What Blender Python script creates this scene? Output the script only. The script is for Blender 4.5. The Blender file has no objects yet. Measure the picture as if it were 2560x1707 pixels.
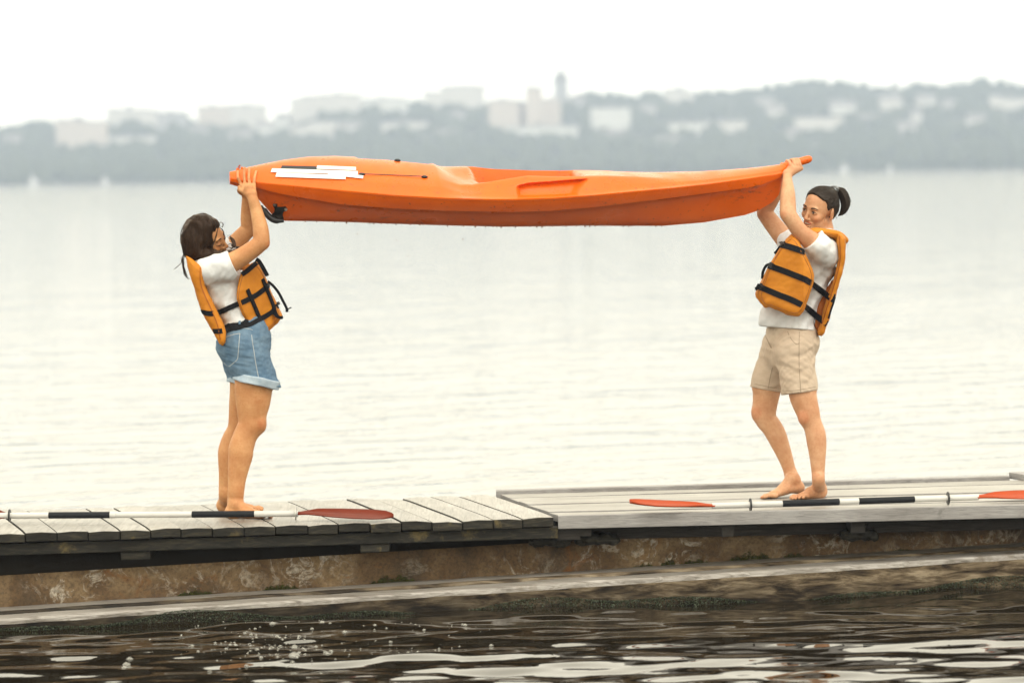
import bpy, bmesh, math, random
import numpy as np
from mathutils import Vector, Matrix
from mathutils.bvhtree import BVHTree

random.seed(7)
RNG = np.random.default_rng(7)
S = bpy.context.scene
COL = S.collection

# ------------------------------------------------------------------ camera
FPX, CAMH = 9600.0, 1.735            # focal length in photo pixels, eye height above the deck
PITCH = math.atan((853.5 - 428) / FPX)
ROLL = math.radians(0.96)
_f = np.array([0, math.cos(PITCH), -math.sin(PITCH)])
_r0 = np.array([1.0, 0, 0]); _u0 = np.cross(_r0, _f)
CR = _r0 * math.cos(ROLL) - _u0 * math.sin(ROLL)
CU = _u0 * math.cos(ROLL) + _r0 * math.sin(ROLL)
CF = _f
CC = np.array([0, 0, CAMH])
cam_d = bpy.data.cameras.new('camera')
cam = bpy.data.objects.new('camera', cam_d); COL.objects.link(cam)
cam_d.sensor_fit = 'HORIZONTAL'; cam_d.sensor_width = 36.0; cam_d.lens = 36.0 * FPX / 2560
cam_d.clip_start = 0.5; cam_d.clip_end = 6000
m = Matrix(((CR[0], CU[0], -CF[0], CC[0]), (CR[1], CU[1], -CF[1], CC[1]), (CR[2], CU[2], -CF[2], CC[2]), (0, 0, 0, 1)))
cam.matrix_world = m
cam_d.dof.use_dof = True; cam_d.dof.focus_distance = 19.6; cam_d.dof.aperture_fstop = 2.6
S.camera = cam

# ------------------------------------------------------------------ world, sun, exposure
SUN_EL, SUN_AZ = math.radians(50), math.radians(155)      # soft light through the cloud, from behind the camera
w = bpy.data.worlds.new('World'); S.world = w; w.use_nodes = True
nt = w.node_tree; nt.nodes.clear()
out = nt.nodes.new('ShaderNodeOutputWorld'); bg = nt.nodes.new('ShaderNodeBackground')
sky = nt.nodes.new('ShaderNodeTexSky'); sky.sky_type = 'NISHITA'; sky.sun_disc = False
sky.sun_elevation = SUN_EL; sky.sun_rotation = SUN_AZ; sky.dust_density = 4.0; sky.air_density = 1.0
mixc = nt.nodes.new('ShaderNodeMix'); mixc.data_type = 'RGBA'; mixc.inputs[0].default_value = 0.93
tcw = nt.nodes.new('ShaderNodeTexCoord'); nzw = nt.nodes.new('ShaderNodeTexNoise'); nzw.inputs['Scale'].default_value = 1.6; nzw.inputs['Detail'].default_value = 4
rw = nt.nodes.new('ShaderNodeMix'); rw.data_type = 'RGBA'
rw.inputs[6].default_value = (20.4, 18.9, 14.9, 1); rw.inputs[7].default_value = (24.2, 22.5, 17.7, 1)   # overcast cloud layer
nt.links.new(tcw.outputs['Generated'], nzw.inputs['Vector']); nt.links.new(nzw.outputs['Fac'], rw.inputs[0])
nt.links.new(sky.outputs[0], mixc.inputs[6]); nt.links.new(rw.outputs[2], mixc.inputs[7])
nt.links.new(mixc.outputs[2], bg.inputs['Color']); bg.inputs['Strength'].default_value = 0.120
nt.links.new(bg.outputs[0], out.inputs['Surface'])
sd = bpy.data.lights.new('sun', 'SUN'); sd.energy = 1.2; sd.angle = math.radians(24); sd.color = (1, 0.96, 0.90)
so = bpy.data.objects.new('sun', sd); COL.objects.link(so)
_sd = Vector((math.sin(SUN_AZ) * math.cos(SUN_EL), math.cos(SUN_AZ) * math.cos(SUN_EL), math.sin(SUN_EL)))
so.rotation_euler = _sd.to_track_quat('Z', 'Y').to_euler(); so.location = (0, -10, 30)
S.view_settings.view_transform = 'Standard'; S.view_settings.look = 'None'
S.view_settings.exposure = -0.17; S.view_settings.gamma = 1.0; S.view_settings.use_curve_mapping = False
S.render.engine = 'CYCLES'
S.cycles.use_denoising = True
S.cycles.max_bounces = 6; S.cycles.diffuse_bounces = 3; S.cycles.glossy_bounces = 3; S.cycles.volume_bounces = 2
S.cycles.transparent_max_bounces = 8; S.cycles.caustics_reflective = False; S.cycles.caustics_refractive = False

# ------------------------------------------------------------------ projection helpers (where a thing seen in the photo stands)
def ray(px, py): return CF + CR * ((px - 1280) / FPX) - CU * ((py - 853.5) / FPX)
def PY(px, py, Y):
    r = ray(px, py); return CC + r * ((Y - CC[1]) / r[1])
def G(px, py, z=0.0):
    r = ray(px, py); return CC + r * ((z - CC[2]) / r[2])
def proj_arr(X, Y, Z):
    dx, dy, dz = X - CC[0], Y - CC[1], Z - CC[2]
    d = dx * CF[0] + dy * CF[1] + dz * CF[2]
    return (1280 + FPX * (dx * CR[0] + dy * CR[1] + dz * CR[2]) / d, 853.5 - FPX * (dx * CU[0] + dy * CU[1] + dz * CU[2]) / d)
def nrm(v):
    v = np.asarray(v, float); return v / np.linalg.norm(v)

# ------------------------------------------------------------------ object helpers
def tag(o, label=None, cat=None, group=None, kind=None):
    if label: o['label'] = label
    if cat: o['category'] = cat
    if group: o['group'] = group
    if kind: o['kind'] = kind
    return o
def empty(name, loc, label=None, cat=None, group=None):
    o = bpy.data.objects.new(name, None); COL.objects.link(o); o.location = Vector(loc); o.empty_display_size = 0.1
    return tag(o, label, cat, group)
def obj(name, me, mats, parent=None, smooth=False):
    o = bpy.data.objects.new(name, me); COL.objects.link(o)
    for mm in (mats if isinstance(mats, (list, tuple)) else [mats]): me.materials.append(mm)
    if smooth: me.polygons.foreach_set('use_smooth', np.ones(len(me.polygons), bool))
    if parent is not None:
        o.parent = parent
    return o
def rel(V, parent):
    """world points -> the space of a parent that only has a location (and of its parents)"""
    V = np.asarray(V, float).reshape(-1, 3).copy(); p = parent
    while p is not None:
        V -= np.array(p.location); p = p.parent
    return V
def mesh(name, V, Fc):
    me = bpy.data.meshes.new(name)
    me.from_pydata([tuple(map(float, v)) for v in V], [], [tuple(map(int, f)) for f in Fc]); me.update(); return me
def mesh_quads(name, V, Q):
    me = bpy.data.meshes.new(name); V = np.asarray(V, np.float32); Q = np.asarray(Q, np.int32)
    me.vertices.add(len(V)); me.vertices.foreach_set('co', V.ravel())
    n = Q.shape[1]
    me.loops.add(Q.size); me.loops.foreach_set('vertex_index', Q.ravel())
    me.polygons.add(len(Q)); me.polygons.foreach_set('loop_start', np.arange(0, Q.size, n, dtype=np.int32))
    me.update(calc_edges=True); me.validate(); return me
class MB:
    """collects shapes, then links them as ONE mesh object (world coordinates)"""
    def __init__(s): s.V = []; s.F = []; s.M = []
    def add(s, V, Fc, mi=0):
        b = len(s.V); s.V += [tuple(map(float, v)) for v in V]; s.F += [tuple(i + b for i in f) for f in Fc]; s.M += [mi] * len(Fc)
    def hexa(s, P8, mi=0):          # bottom 4 then top 4, counter-clockwise from above
        s.add(P8, [(3, 2, 1, 0), (4, 5, 6, 7), (0, 1, 5, 4), (1, 2, 6, 5), (2, 3, 7, 6), (3, 0, 4, 7)], mi)
    def box(s, lo, hi, mi=0):
        x0, y0, z0 = lo; x1, y1, z1 = hi
        s.hexa([(x0, y0, z0), (x1, y0, z0), (x1, y1, z0), (x0, y1, z0), (x0, y0, z1), (x1, y0, z1), (x1, y1, z1), (x0, y1, z1)], mi)
    def tube(s, pts, radii, n=10, mi=0, cap=True, flat=None):
        pts = [np.asarray(p, float) for p in pts]; m_ = len(pts)
        radii = [radii] * m_ if np.isscalar(radii) else radii
        V = []; ref = None
        for i, p in enumerate(pts):
            t = nrm(pts[min(i + 1, m_ - 1)] - pts[max(i - 1, 0)])
            if ref is None: ref = np.array([0, 0, 1.0]) if abs(t[2]) < .9 else np.array([1.0, 0, 0])
            a = nrm(np.cross(t, ref)); b = np.cross(a, t); ref = b
            for k in range(n):
                th = 2 * math.pi * k / n
                V.append(p + radii[i] * (math.cos(th) * a + math.sin(th) * b))
        Fc = [(i * n + k, i * n + (k + 1) % n, (i + 1) * n + (k + 1) % n, (i + 1) * n + k) for i in range(m_ - 1) for k in range(n)]
        if cap: Fc += [tuple(range(n - 1, -1, -1)), tuple(range((m_ - 1) * n, m_ * n))]
        s.add(V, Fc, mi)
    def ribbon(s, pts, nor, width, th, mi=0):
        """flat band along pts (normals given), with thickness"""
        pts = [np.asarray(p, float) for p in pts]; n_ = len(pts); V = []
        width = [width] * n_ if np.isscalar(width) else width
        for i, p in enumerate(pts):
            t = nrm(pts[min(i + 1, n_ - 1)] - pts[max(i - 1, 0)]); nn = nrm(nor[i]); sd_ = nrm(np.cross(t, nn)); nn = np.cross(sd_, t)
            for a, b in ((-1, -1), (1, -1), (1, 1), (-1, 1)): V.append(p + sd_ * a * width[i] / 2 + nn * b * th / 2)
        Fc = [(4 * i + k, 4 * i + (k + 1) % 4, 4 * i + 4 + (k + 1) % 4, 4 * i + 4 + k) for i in range(n_ - 1) for k in range(4)]
        Fc += [(3, 2, 1, 0), tuple(range(4 * n_ - 4, 4 * n_))]
        s.add(V, Fc, mi)
    def build(s, name, mats, parent=None, smooth=False, bevel=0, seg=2):
        V = rel(s.V, parent) if parent is not None else s.V
        me = mesh(name, V, s.F); me.polygons.foreach_set('material_index', np.array(s.M, np.int32))
        bm = bmesh.new(); bm.from_mesh(me); bmesh.ops.recalc_face_normals(bm, faces=bm.faces)
        if bevel:
            ed = [e for e in bm.edges if len(e.link_faces) == 2 and e.calc_face_angle() > .5]
            bmesh.ops.bevel(bm, geom=ed, offset=bevel, segments=seg, affect='EDGES', profile=.6)
        bm.to_mesh(me); bm.free()
        return obj(name, me, mats, parent, smooth)
def catmull(P, n):
    P = np.asarray(P, float); m_ = len(P); t = np.linspace(0, m_ - 1, n); o_ = []
    for x in t:
        i = min(int(x), m_ - 2); f = x - i
        p0 = P[i - 1] if i > 0 else 2 * P[i] - P[i + 1]; p1 = P[i]; p2 = P[i + 1]; p3 = P[i + 2] if i + 2 < m_ else 2 * P[i + 1] - P[i]
        o_.append(.5 * ((2 * p1) + (-p0 + p2) * f + (2 * p0 - 5 * p1 + 4 * p2 - p3) * f * f + (-p0 + 3 * p1 - 3 * p2 + p3) * f ** 3))
    return np.array(o_)

# ------------------------------------------------------------------ materials
def principled(name):
    ma = bpy.data.materials.new(name); ma.use_nodes = True
    return ma, ma.node_tree, ma.node_tree.nodes['Principled BSDF']
def nd(nt, typ, **kw):
    n = nt.nodes.new(typ)
    for k, v in kw.items():
        if hasattr(n, k): setattr(n, k, v)
        else: n.inputs[k].default_value = v
    return n
def coords(nt, kind='Object', scale=(1, 1, 1), rot=(0, 0, 0)):
    tc = nd(nt, 'ShaderNodeTexCoord'); mp = nd(nt, 'ShaderNodeMapping'); mp.inputs['Scale'].default_value = scale; mp.inputs['Rotation'].default_value = rot
    nt.links.new(tc.outputs[kind], mp.inputs['Vector']); return mp.outputs['Vector']
def noise(nt, vec, scale, detail=4, rough=.55, dist=0.0):
    n = nd(nt, 'ShaderNodeTexNoise'); n.inputs['Scale'].default_value = scale; n.inputs['Detail'].default_value = detail
    n.inputs['Roughness'].default_value = rough; n.inputs['Distortion'].default_value = dist
    nt.links.new(vec, n.inputs['Vector']); return n.outputs['Fac']
def ramp(nt, fac, stops):
    r = nd(nt, 'ShaderNodeValToRGB'); el = r.color_ramp.elements
    while len(el) > 1: el.remove(el[0])
    el[0].position = stops[0][0]; el[0].color = (*stops[0][1], 1) if len(stops[0][1]) == 3 else stops[0][1]
    for p, c in stops[1:]:
        e = el.new(p); e.color = (*c, 1) if len(c) == 3 else c
    nt.links.new(fac, r.inputs[0]); return r.outputs[0]
def mixrgb(nt, fac, a, b, mode='MIX'):
    n = nd(nt, 'ShaderNodeMix', data_type='RGBA', blend_type=mode)
    for sock, v in ((n.inputs[0], fac), (n.inputs[6], a), (n.inputs[7], b)):
        if isinstance(v, (int, float)): sock.default_value = v
        elif isinstance(v, tuple): sock.default_value = (*v, 1) if len(v) == 3 else v
        else: nt.links.new(v, sock)
    return n.outputs[2]
def bump(nt, bs, h, strength=.3, dist=.01):
    b = nd(nt, 'ShaderNodeBump'); b.inputs['Strength'].default_value = strength; b.inputs['Distance'].default_value = dist
    nt.links.new(h, b.inputs['Height']); nt.links.new(b.outputs[0], bs.inputs['Normal'])
def gray(a, b): return [(a, (0, 0, 0)), (b, (1, 1, 1))]
def simple(name, c, rough=.5, var=.15, scale=30, bmp=0.0, bscale=200, kind='Object', metal=0, spec=.5, coat=0):
    ma, nt, bs = principled(name); v = coords(nt, kind)
    c2 = tuple(x * (1 - var) for x in c)
    nt.links.new(mixrgb(nt, noise(nt, v, scale), c, c2), bs.inputs['Base Color'])
    bs.inputs['Roughness'].default_value = rough; bs.inputs['Metallic'].default_value = metal; bs.inputs['Specular IOR Level'].default_value = spec
    bs.inputs['Coat Weight'].default_value = coat
    if bmp: bump(nt, bs, noise(nt, v, bscale, 3), bmp, .004)
    return ma
def wood(name, stops, axis='x', rough=.6, freq=1.0, bmp=.5, rnd=.25, spots=None, knots=0, wet=None, dist=1.2):
    """weathered timber, grain along an axis of the object"""
    ma, nt, bs = principled(name)
    sc = {'x': (1.2, 30, 30), 'y': (30, 1.2, 30)}[axis]
    sc = freq if isinstance(freq, tuple) else tuple(x * freq for x in sc)
    tc = nd(nt, 'ShaderNodeTexCoord'); oi = nd(nt, 'ShaderNodeObjectInfo')
    ad = nd(nt, 'ShaderNodeVectorMath', operation='MULTIPLY_ADD')
    cb = nd(nt, 'ShaderNodeCombineXYZ')
    for i in range(3): nt.links.new(oi.outputs['Random'], cb.inputs[i])
    nt.links.new(cb.outputs[0], ad.inputs[0]); ad.inputs[1].default_value = (37, 53, 71); nt.links.new(tc.outputs['Object'], ad.inputs[2])
    mp = nd(nt, 'ShaderNodeMapping'); mp.inputs['Scale'].default_value = sc; nt.links.new(ad.outputs[0], mp.inputs['Vector'])
    g = noise(nt, mp.outputs[0], 2.2, 6, .65, dist)
    colr = ramp(nt, g, stops)
    big = noise(nt, ad.outputs[0], 3.0, 3)
    colr = mixrgb(nt, .8, colr, ramp(nt, big, [(.3, (.72, .70, .68)), (.7, (1.12, 1.12, 1.12))]), 'MULTIPLY')
    if knots:
        vo = nd(nt, 'ShaderNodeTexVoronoi', feature='F1'); mk = nd(nt, 'ShaderNodeMapping'); mk.inputs['Scale'].default_value = (1.1, 3.0, 5.0)
        nt.links.new(ad.outputs[0], mk.inputs['Vector']); nt.links.new(mk.outputs[0], vo.inputs['Vector']); vo.inputs['Scale'].default_value = knots
        wv = nd(nt, 'ShaderNodeMath', operation='MULTIPLY_ADD'); nt.links.new(vo.outputs['Distance'], wv.inputs[0]); wv.inputs[1].default_value = 60
        nz = noise(nt, mp.outputs[0], 1.5, 3); mu = nd(nt, 'ShaderNodeMath', operation='MULTIPLY'); nt.links.new(nz, mu.inputs[0]); mu.inputs[1].default_value = 12
        nt.links.new(mu.outputs[0], wv.inputs[2]); sn = nd(nt, 'ShaderNodeMath', operation='SINE'); nt.links.new(wv.outputs[0], sn.inputs[0])
        near = ramp(nt, vo.outputs['Distance'], [(.02, (1, 1, 1)), (.30, (.75, .75, .75)), (.60, (.35, .35, .35))])
        ring = ramp(nt, sn.outputs[0], [(.3, (.34, .28, .22)), (.7, (1.1, 1.1, 1.1))])
        colr = mixrgb(nt, near, colr, mixrgb(nt, 1.0, colr, ring, 'MULTIPLY'))
    if spots:                      # stains
        n2 = noise(nt, ad.outputs[0], spots[0], 5, .7)
        colr = mixrgb(nt, ramp(nt, n2, gray(spots[1], spots[1] + .1)), colr, spots[2])
    if wet is not None:            # soaked band above the waterline, its edge ragged; the left end lies lower and is wet right up
        sx = nd(nt, 'ShaderNodeSeparateXYZ'); nt.links.new(tc.outputs['Object'], sx.inputs[0])
        m1 = nd(nt, 'ShaderNodeMath', operation='MULTIPLY_ADD'); nt.links.new(big, m1.inputs[0]); m1.inputs[1].default_value = -.22; nt.links.new(sx.outputs['Z'], m1.inputs[2])
        m2 = nd(nt, 'ShaderNodeMath', operation='MULTIPLY_ADD'); nt.links.new(sx.outputs['X'], m2.inputs[0]); m2.inputs[1].default_value = .03; nt.links.new(m1.outputs[0], m2.inputs[2])
        mr = nd(nt, 'ShaderNodeMapRange'); mr.inputs[1].default_value = wet[0]; mr.inputs[2].default_value = wet[1]; mr.inputs[3].default_value = .22; mr.inputs[4].default_value = 1.0; nt.links.new(m2.outputs[0], mr.inputs[0])
        colr = mixrgb(nt, 1.0, colr, mr.outputs[0], 'MULTIPLY')
    hs = nd(nt, 'ShaderNodeHueSaturation'); nt.links.new(colr, hs.inputs['Color'])
    mv = nd(nt, 'ShaderNodeMapRange'); nt.links.new(oi.outputs['Random'], mv.inputs[0]); mv.inputs[3].default_value = 1 - rnd; mv.inputs[4].default_value = 1 + rnd
    nt.links.new(mv.outputs[0], hs.inputs['Value'])
    nt.links.new(hs.outputs[0], bs.inputs['Base Color']); bs.inputs['Roughness'].default_value = rough
    if rough >= .6: bs.inputs['Specular IOR Level'].default_value = .2
    if bmp: bump(nt, bs, g, bmp, .004)
    return ma
# ------------------------------------------------------------------ smooth solid modelling: distance fields meshed by surface nets
class SDF:
    def __init__(s, lo, hi, h):
        s.h = h; s.ax = [np.arange(lo[i], hi[i] + h, h, dtype=np.float32) for i in range(3)]
        s.D = np.full([len(a) for a in s.ax], 1.0, np.float32)
    def local(s, lo, hi):
        sl = []
        for i in range(3):
            a = int(np.searchsorted(s.ax[i], lo[i])); b = int(np.searchsorted(s.ax[i], hi[i])); sl.append(slice(max(a, 0), max(b, 0)))
        X = s.ax[0][sl[0]][:, None, None]; Y = s.ax[1][sl[1]][None, :, None]; Z = s.ax[2][sl[2]][None, None, :]
        return tuple(sl), X, Y, Z
    def comb(s, sl, d, k, op):
        A = s.D[sl]; d = d.astype(np.float32)
        if A.size == 0: return
        if op == 'u':
            r = np.minimum(A, d)
            if k: hh = np.maximum(k - np.abs(A - d), 0) / k; r = r - hh * hh * k / 4
        elif op == 's':
            d = -d; r = np.maximum(A, d)
            if k: hh = np.maximum(k - np.abs(A - d), 0) / k; r = r + hh * hh * k / 4
        else:
            r = np.maximum(A, d)
            if k: hh = np.maximum(k - np.abs(A - d), 0) / k; r = r + hh * hh * k / 4
        s.D[sl] = r
    def cone(s, a, b, ra, rb, k=.01, op='u', axis=None, sc=1.0):
        """tapered capsule; with axis/sc its section is stretched by sc along axis"""
        a = np.asarray(a, np.float32); b = np.asarray(b, np.float32); R = max(ra, rb) * max(sc, 1) + k + .03
        sl, X, Y, Z = s.local(np.minimum(a, b) - R, np.maximum(a, b) + R)
        ba = b - a; L2 = float(ba @ ba) + 1e-12
        x, y, z = X - a[0], Y - a[1], Z - a[2]
        t = np.clip((x * ba[0] + y * ba[1] + z * ba[2]) / L2, 0, 1)
        x, y, z = x - t * ba[0], y - t * ba[1], z - t * ba[2]
        d2 = x * x + y * y + z * z
        if axis is not None and sc != 1:
            ax_ = np.asarray(axis, np.float32); c = x * ax_[0] + y * ax_[1] + z * ax_[2]
            d2 = d2 - c * c * (1 - 1 / sc ** 2)
        d = np.sqrt(np.maximum(d2, 0)) - (ra + (rb - ra) * t)
        s.comb(sl, d, k, op)
    def path(s, P, R, n=None, k=.012, axis=None, sc=1.0, op='u'):
        n = n or (len(P) - 1) * 4 + 1
        Q = catmull(np.c_[np.asarray(P, float), np.asarray(R, float)], n)
        if op != 'u' or n > 200:
            for i in range(n - 1): s.cone(Q[i, :3], Q[i + 1, :3], Q[i, 3], Q[i + 1, 3], k, op, axis, sc)
            return
        # the limb is built on its own first (plain union), then blended with the rest once
        R_ = max(R) * max(sc, 1) + k + .03; keep = s.D
        sl, X, Y, Z = s.local(Q[:, :3].min(0) - R_, Q[:, :3].max(0) + R_)
        tmp = SDF.__new__(SDF); tmp.h = s.h; tmp.ax = [s.ax[q][sl[q]] for q in range(3)]; tmp.D = np.full([len(a) for a in tmp.ax], 1.0, np.float32)
        for i in range(n - 1): tmp.cone(Q[i, :3], Q[i + 1, :3], Q[i, 3], Q[i + 1, 3], .0, 'u', axis, sc)
        s.comb(sl, tmp.D, k, 'u')
    def ell(s, c, r, R=None, k=.01, op='u'):
        c = np.asarray(c, np.float32); M_ = max(r) + k + .03
        sl, X, Y, Z = s.local(c - M_, c + M_); x, y, z = X - c[0], Y - c[1], Z - c[2]
        R = np.eye(3) if R is None else np.asarray(R)
        q = [x * R[i, 0] + y * R[i, 1] + z * R[i, 2] for i in range(3)]
        k0 = np.sqrt(sum((q[i] / r[i]) ** 2 for i in range(3))); k1 = np.sqrt(sum((q[i] / r[i] ** 2) ** 2 for i in range(3))) + 1e-9
        s.comb(sl, k0 * (k0 - 1) / k1, k, op)
    def plane(s, p, n, op='i', k=.004, lo=None, hi=None):
        """keep the side the normal points away from ('i')"""
        p = np.asarray(p, np.float32); n = nrm(n)
        if lo is None: lo = [a[0] for a in s.ax]; hi = [a[-1] + 1 for a in s.ax]
        sl, X, Y, Z = s.local(lo, hi); s.comb(sl, (X - p[0]) * n[0] + (Y - p[1]) * n[1] + (Z - p[2]) * n[2] + 0 * s.D[sl], k, op)
    def outline(s, poly, depth, half, rnd, scale, k=.01, op='u'):
        """solid whose side outline is poly (photo px) about the depth surface Y = depth(px, py), half thick, edges rounded by rnd"""
        poly = np.asarray(poly, float); Yr = depth(poly[:, 0], poly[:, 1]); Yr = np.atleast_1d(Yr) * np.ones(len(poly))
        W_ = np.array([PY(p[0], p[1], y) for p, y in zip(poly, Yr)]); pad = half + .06
        sl, X, Y, Z = s.local(W_.min(0) - [.04, pad, .04], W_.max(0) + [.04, pad, .04])
        one = np.ones(s.D[sl].shape, np.float32)
        px, py = proj_arr(X * one, Y * one, Z * one)
        d2 = np.full(px.shape, 1e12); inside = np.zeros(px.shape, bool)
        for i in range(len(poly)):
            a = poly[i]; b = poly[(i + 1) % len(poly)]; e = b - a; wx, wy = px - a[0], py - a[1]
            t = np.clip((wx * e[0] + wy * e[1]) / (e @ e + 1e-9), 0, 1); d2 = np.minimum(d2, (wx - t * e[0]) ** 2 + (wy - t * e[1]) ** 2)
            c = (a[1] > py) != (b[1] > py)
            if abs(e[1]) > 1e-9: inside ^= c & (px < e[0] * (py - a[1]) / e[1] + a[0])
        sd = np.sqrt(d2) / scale; sd[inside] *= -1
        q0 = sd + rnd; q1 = np.abs(Y - depth(px, py)) - half + rnd
        d = np.sqrt(np.maximum(q0, 0) ** 2 + np.maximum(q1, 0) ** 2) + np.minimum(np.maximum(q0, q1), 0) - rnd
        s.comb(sl, d, k, op)
    def wrinkle(s, amp, wl, seed, stretch=(1, 1, 1), lo=None, hi=None):
        if lo is None: lo = [a[0] for a in s.ax]; hi = [a[-1] + 1 for a in s.ax]
        sl, X, Y, Z = s.local(lo, hi); r = np.random.default_rng(seed); acc = 0
        st = np.array(stretch, float)
        for i in range(7):
            v = r.normal(size=3) / st; v = v / np.linalg.norm(v) * 2 * math.pi / (wl * r.uniform(.6, 1.7)); p = r.uniform(0, 6.28, 4)
            v2 = r.normal(size=3) * 9
            acc = acc + np.sin(X * v[0] + Y * v[1] + Z * v[2] + p[0] + 1.3 * np.sin(X * v2[0] + p[1]) * np.sin(Z * v2[2] + Y * v2[1] + p[2]))
        s.D[sl] += (amp / 2.6 * acc).astype(np.float32)
    def cover(s, body, margin=.004, reach=.014):
        """keep a garment outside the body wherever it lies on it"""
        B_ = body; idx = []; 
        lo = [max(s.ax[i][0], B_.ax[i][0]) for i in range(3)]; hi = [min(s.ax[i][-1], B_.ax[i][-1]) for i in range(3)]
        sl, X, Y, Z = s.local(lo, hi); D = None
        I = []; W = []
        for i, A in enumerate((X, Y, Z)):
            q = np.clip((A.ravel() - B_.ax[i][0]) / B_.h, 0, len(B_.ax[i]) - 1.001); k = q.astype(int); I.append(k); W.append((q - k).astype(np.float32))
        d = 0
        for a in (0, 1):
            for b in (0, 1):
                for c in (0, 1):
                    w = (W[0] if a else 1 - W[0])[:, None, None] * (W[1] if b else 1 - W[1])[None, :, None] * (W[2] if c else 1 - W[2])[None, None, :]
                    d = d + w * B_.D[np.ix_(I[0] + a, I[1] + b, I[2] + c)]
        d = d - margin + 3 * np.maximum(s.D[sl] - reach, 0)
        s.comb(sl, d, .006, 'u')
    def mesh(s, name):
        D = s.D; I = D < 0; n = np.array(D.shape)
        cnt = np.zeros(n - 1, np.uint8)
        for dx in (0, 1):
            for dy in (0, 1):
                for dz in (0, 1): cnt += I[dx:n[0] - 1 + dx, dy:n[1] - 1 + dy, dz:n[2] - 1 + dz]
        C = np.argwhere((cnt > 0) & (cnt < 8)); M_ = len(C)
        idx = np.full(n - 1, -1, np.int32); idx[C[:, 0], C[:, 1], C[:, 2]] = np.arange(M_)
        off = np.array([(a, b, c) for a in (0, 1) for b in (0, 1) for c in (0, 1)])
        val = np.stack([D[C[:, 0] + o[0], C[:, 1] + o[1], C[:, 2] + o[2]] for o in off], 1)
        acc = np.zeros((M_, 3)); num = np.zeros(M_)
        for i in range(8):
            for j in range(i + 1, 8):
                if np.abs(off[i] - off[j]).sum() != 1: continue
                a, b = val[:, i], val[:, j]; m_ = (a < 0) != (b < 0); t = np.where(m_, a / np.where(m_, a - b, 1), 0)[:, None]
                acc += m_[:, None] * (off[i] + t * (off[j] - off[i])); num += m_
        V = (C + acc / num[:, None]) * s.h + np.array([a[0] for a in s.ax])
        Q = []
        for axis in range(3):
            sl0 = [slice(None)] * 3; sl1 = [slice(None)] * 3; sl0[axis] = slice(0, -1); sl1[axis] = slice(1, None)
            A_, B_ = I[tuple(sl0)], I[tuple(sl1)]; E = np.argwhere(A_ != B_)
            u, v = [(1, 2), (2, 0), (0, 1)][axis]
            E = E[(E[:, u] > 0) & (E[:, v] > 0) & (E[:, u] < n[u] - 1) & (E[:, v] < n[v] - 1)]
            def g(du, dv):
                e = E.copy(); e[:, u] += du; e[:, v] += dv; return idx[e[:, 0], e[:, 1], e[:, 2]]
            q = np.stack([g(-1, -1), g(0, -1), g(0, 0), g(-1, 0)], 1); fl = ~A_[E[:, 0], E[:, 1], E[:, 2]]; q[fl] = q[fl][:, ::-1]
            Q.append(q)
        Q = np.concatenate(Q); Q = Q[(Q >= 0).all(1)]
        return V, Q
    def build(s, name, mats, parent=None, spots=None, smooth=1):
        V, Q = s.mesh(name)
        for _ in range(smooth):            # one light relaxation takes the grid out of the surface
            acc = np.zeros_like(V); c = np.zeros(len(V))
            for i in range(4):
                a, b = Q[:, i], Q[:, (i + 1) % 4]
                np.add.at(acc, a, V[b]); np.add.at(c, a, 1)
            V = np.where(c[:, None] > 0, .5 * V + .5 * acc / np.maximum(c, 1)[:, None], V)
        W_ = V.copy()
        if parent is not None: V = rel(V, parent)
        me = mesh_quads(name, V, Q)
        if spots is not None:
            T = np.ones((len(W_), 4), np.float32)
            for c, r, tint in spots:
                c = np.atleast_2d(c)
                d = np.min(np.stack([np.linalg.norm(W_ - p, axis=1) for p in c]), 0)
                f = np.clip((r - d) / (r * .5), 0, 1)[:, None]; f = f * f * (3 - 2 * f)
                T[:, :3] *= 1 + f * (np.array(tint) - 1)
            at = me.color_attributes.new('tint', 'FLOAT_COLOR', 'POINT'); at.data.foreach_set('color', T.ravel())
        o = obj(name, me, mats, parent, True); s.V, s.Q = W_, Q
        return o
    def bvh(s): return BVHTree.FromPolygons([tuple(v) for v in s.V.tolist()], [tuple(q) for q in s.Q.tolist()])
def hit(bv, px, py, off=0.0):
    """the surface point seen at photo pixel px, py (and its normal)"""
    r = nrm(ray(px, py)); h_ = bv.ray_cast(Vector(CC), Vector(r))
    if h_[0] is None: return None, None
    n = np.array(h_[1])
    if n @ r > 0: n = -n
    return np.array(h_[0]) + n * off, n
def strands(name, paths, r, mat, parent):
    """hairs: thin tapering three-sided tubes joined into one mesh"""
    Vs, Qs, b = [], [], 0
    for P in paths:
        P = np.asarray(P, float); n = len(P); T = np.gradient(P, axis=0); T /= np.linalg.norm(T, axis=1)[:, None] + 1e-9
        A = np.cross(T, [.31, .92, .23]); A /= np.linalg.norm(A, axis=1)[:, None] + 1e-9; B = np.cross(T, A)
        rr = r * np.clip(np.sin(np.linspace(.25, 2.95, n)), .15, 1)[:, None]
        V = np.stack([P + rr * (math.cos(a) * A + math.sin(a) * B) for a in (0, 2.094, 4.189)], 1).reshape(-1, 3)
        i = np.arange(n - 1)[:, None] * 3; k = np.arange(3)[None]; k2 = (k + 1) % 3
        Q = np.stack([i + k, i + k2, i + 3 + k2, i + 3 + k], -1).reshape(-1, 4)
        Vs.append(V); Qs.append(Q + b); b += len(V)
    V = np.concatenate(Vs); Q = np.concatenate(Qs)
    return obj(name, mesh_quads(name, rel(V, parent), Q), mat, parent, True)
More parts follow.
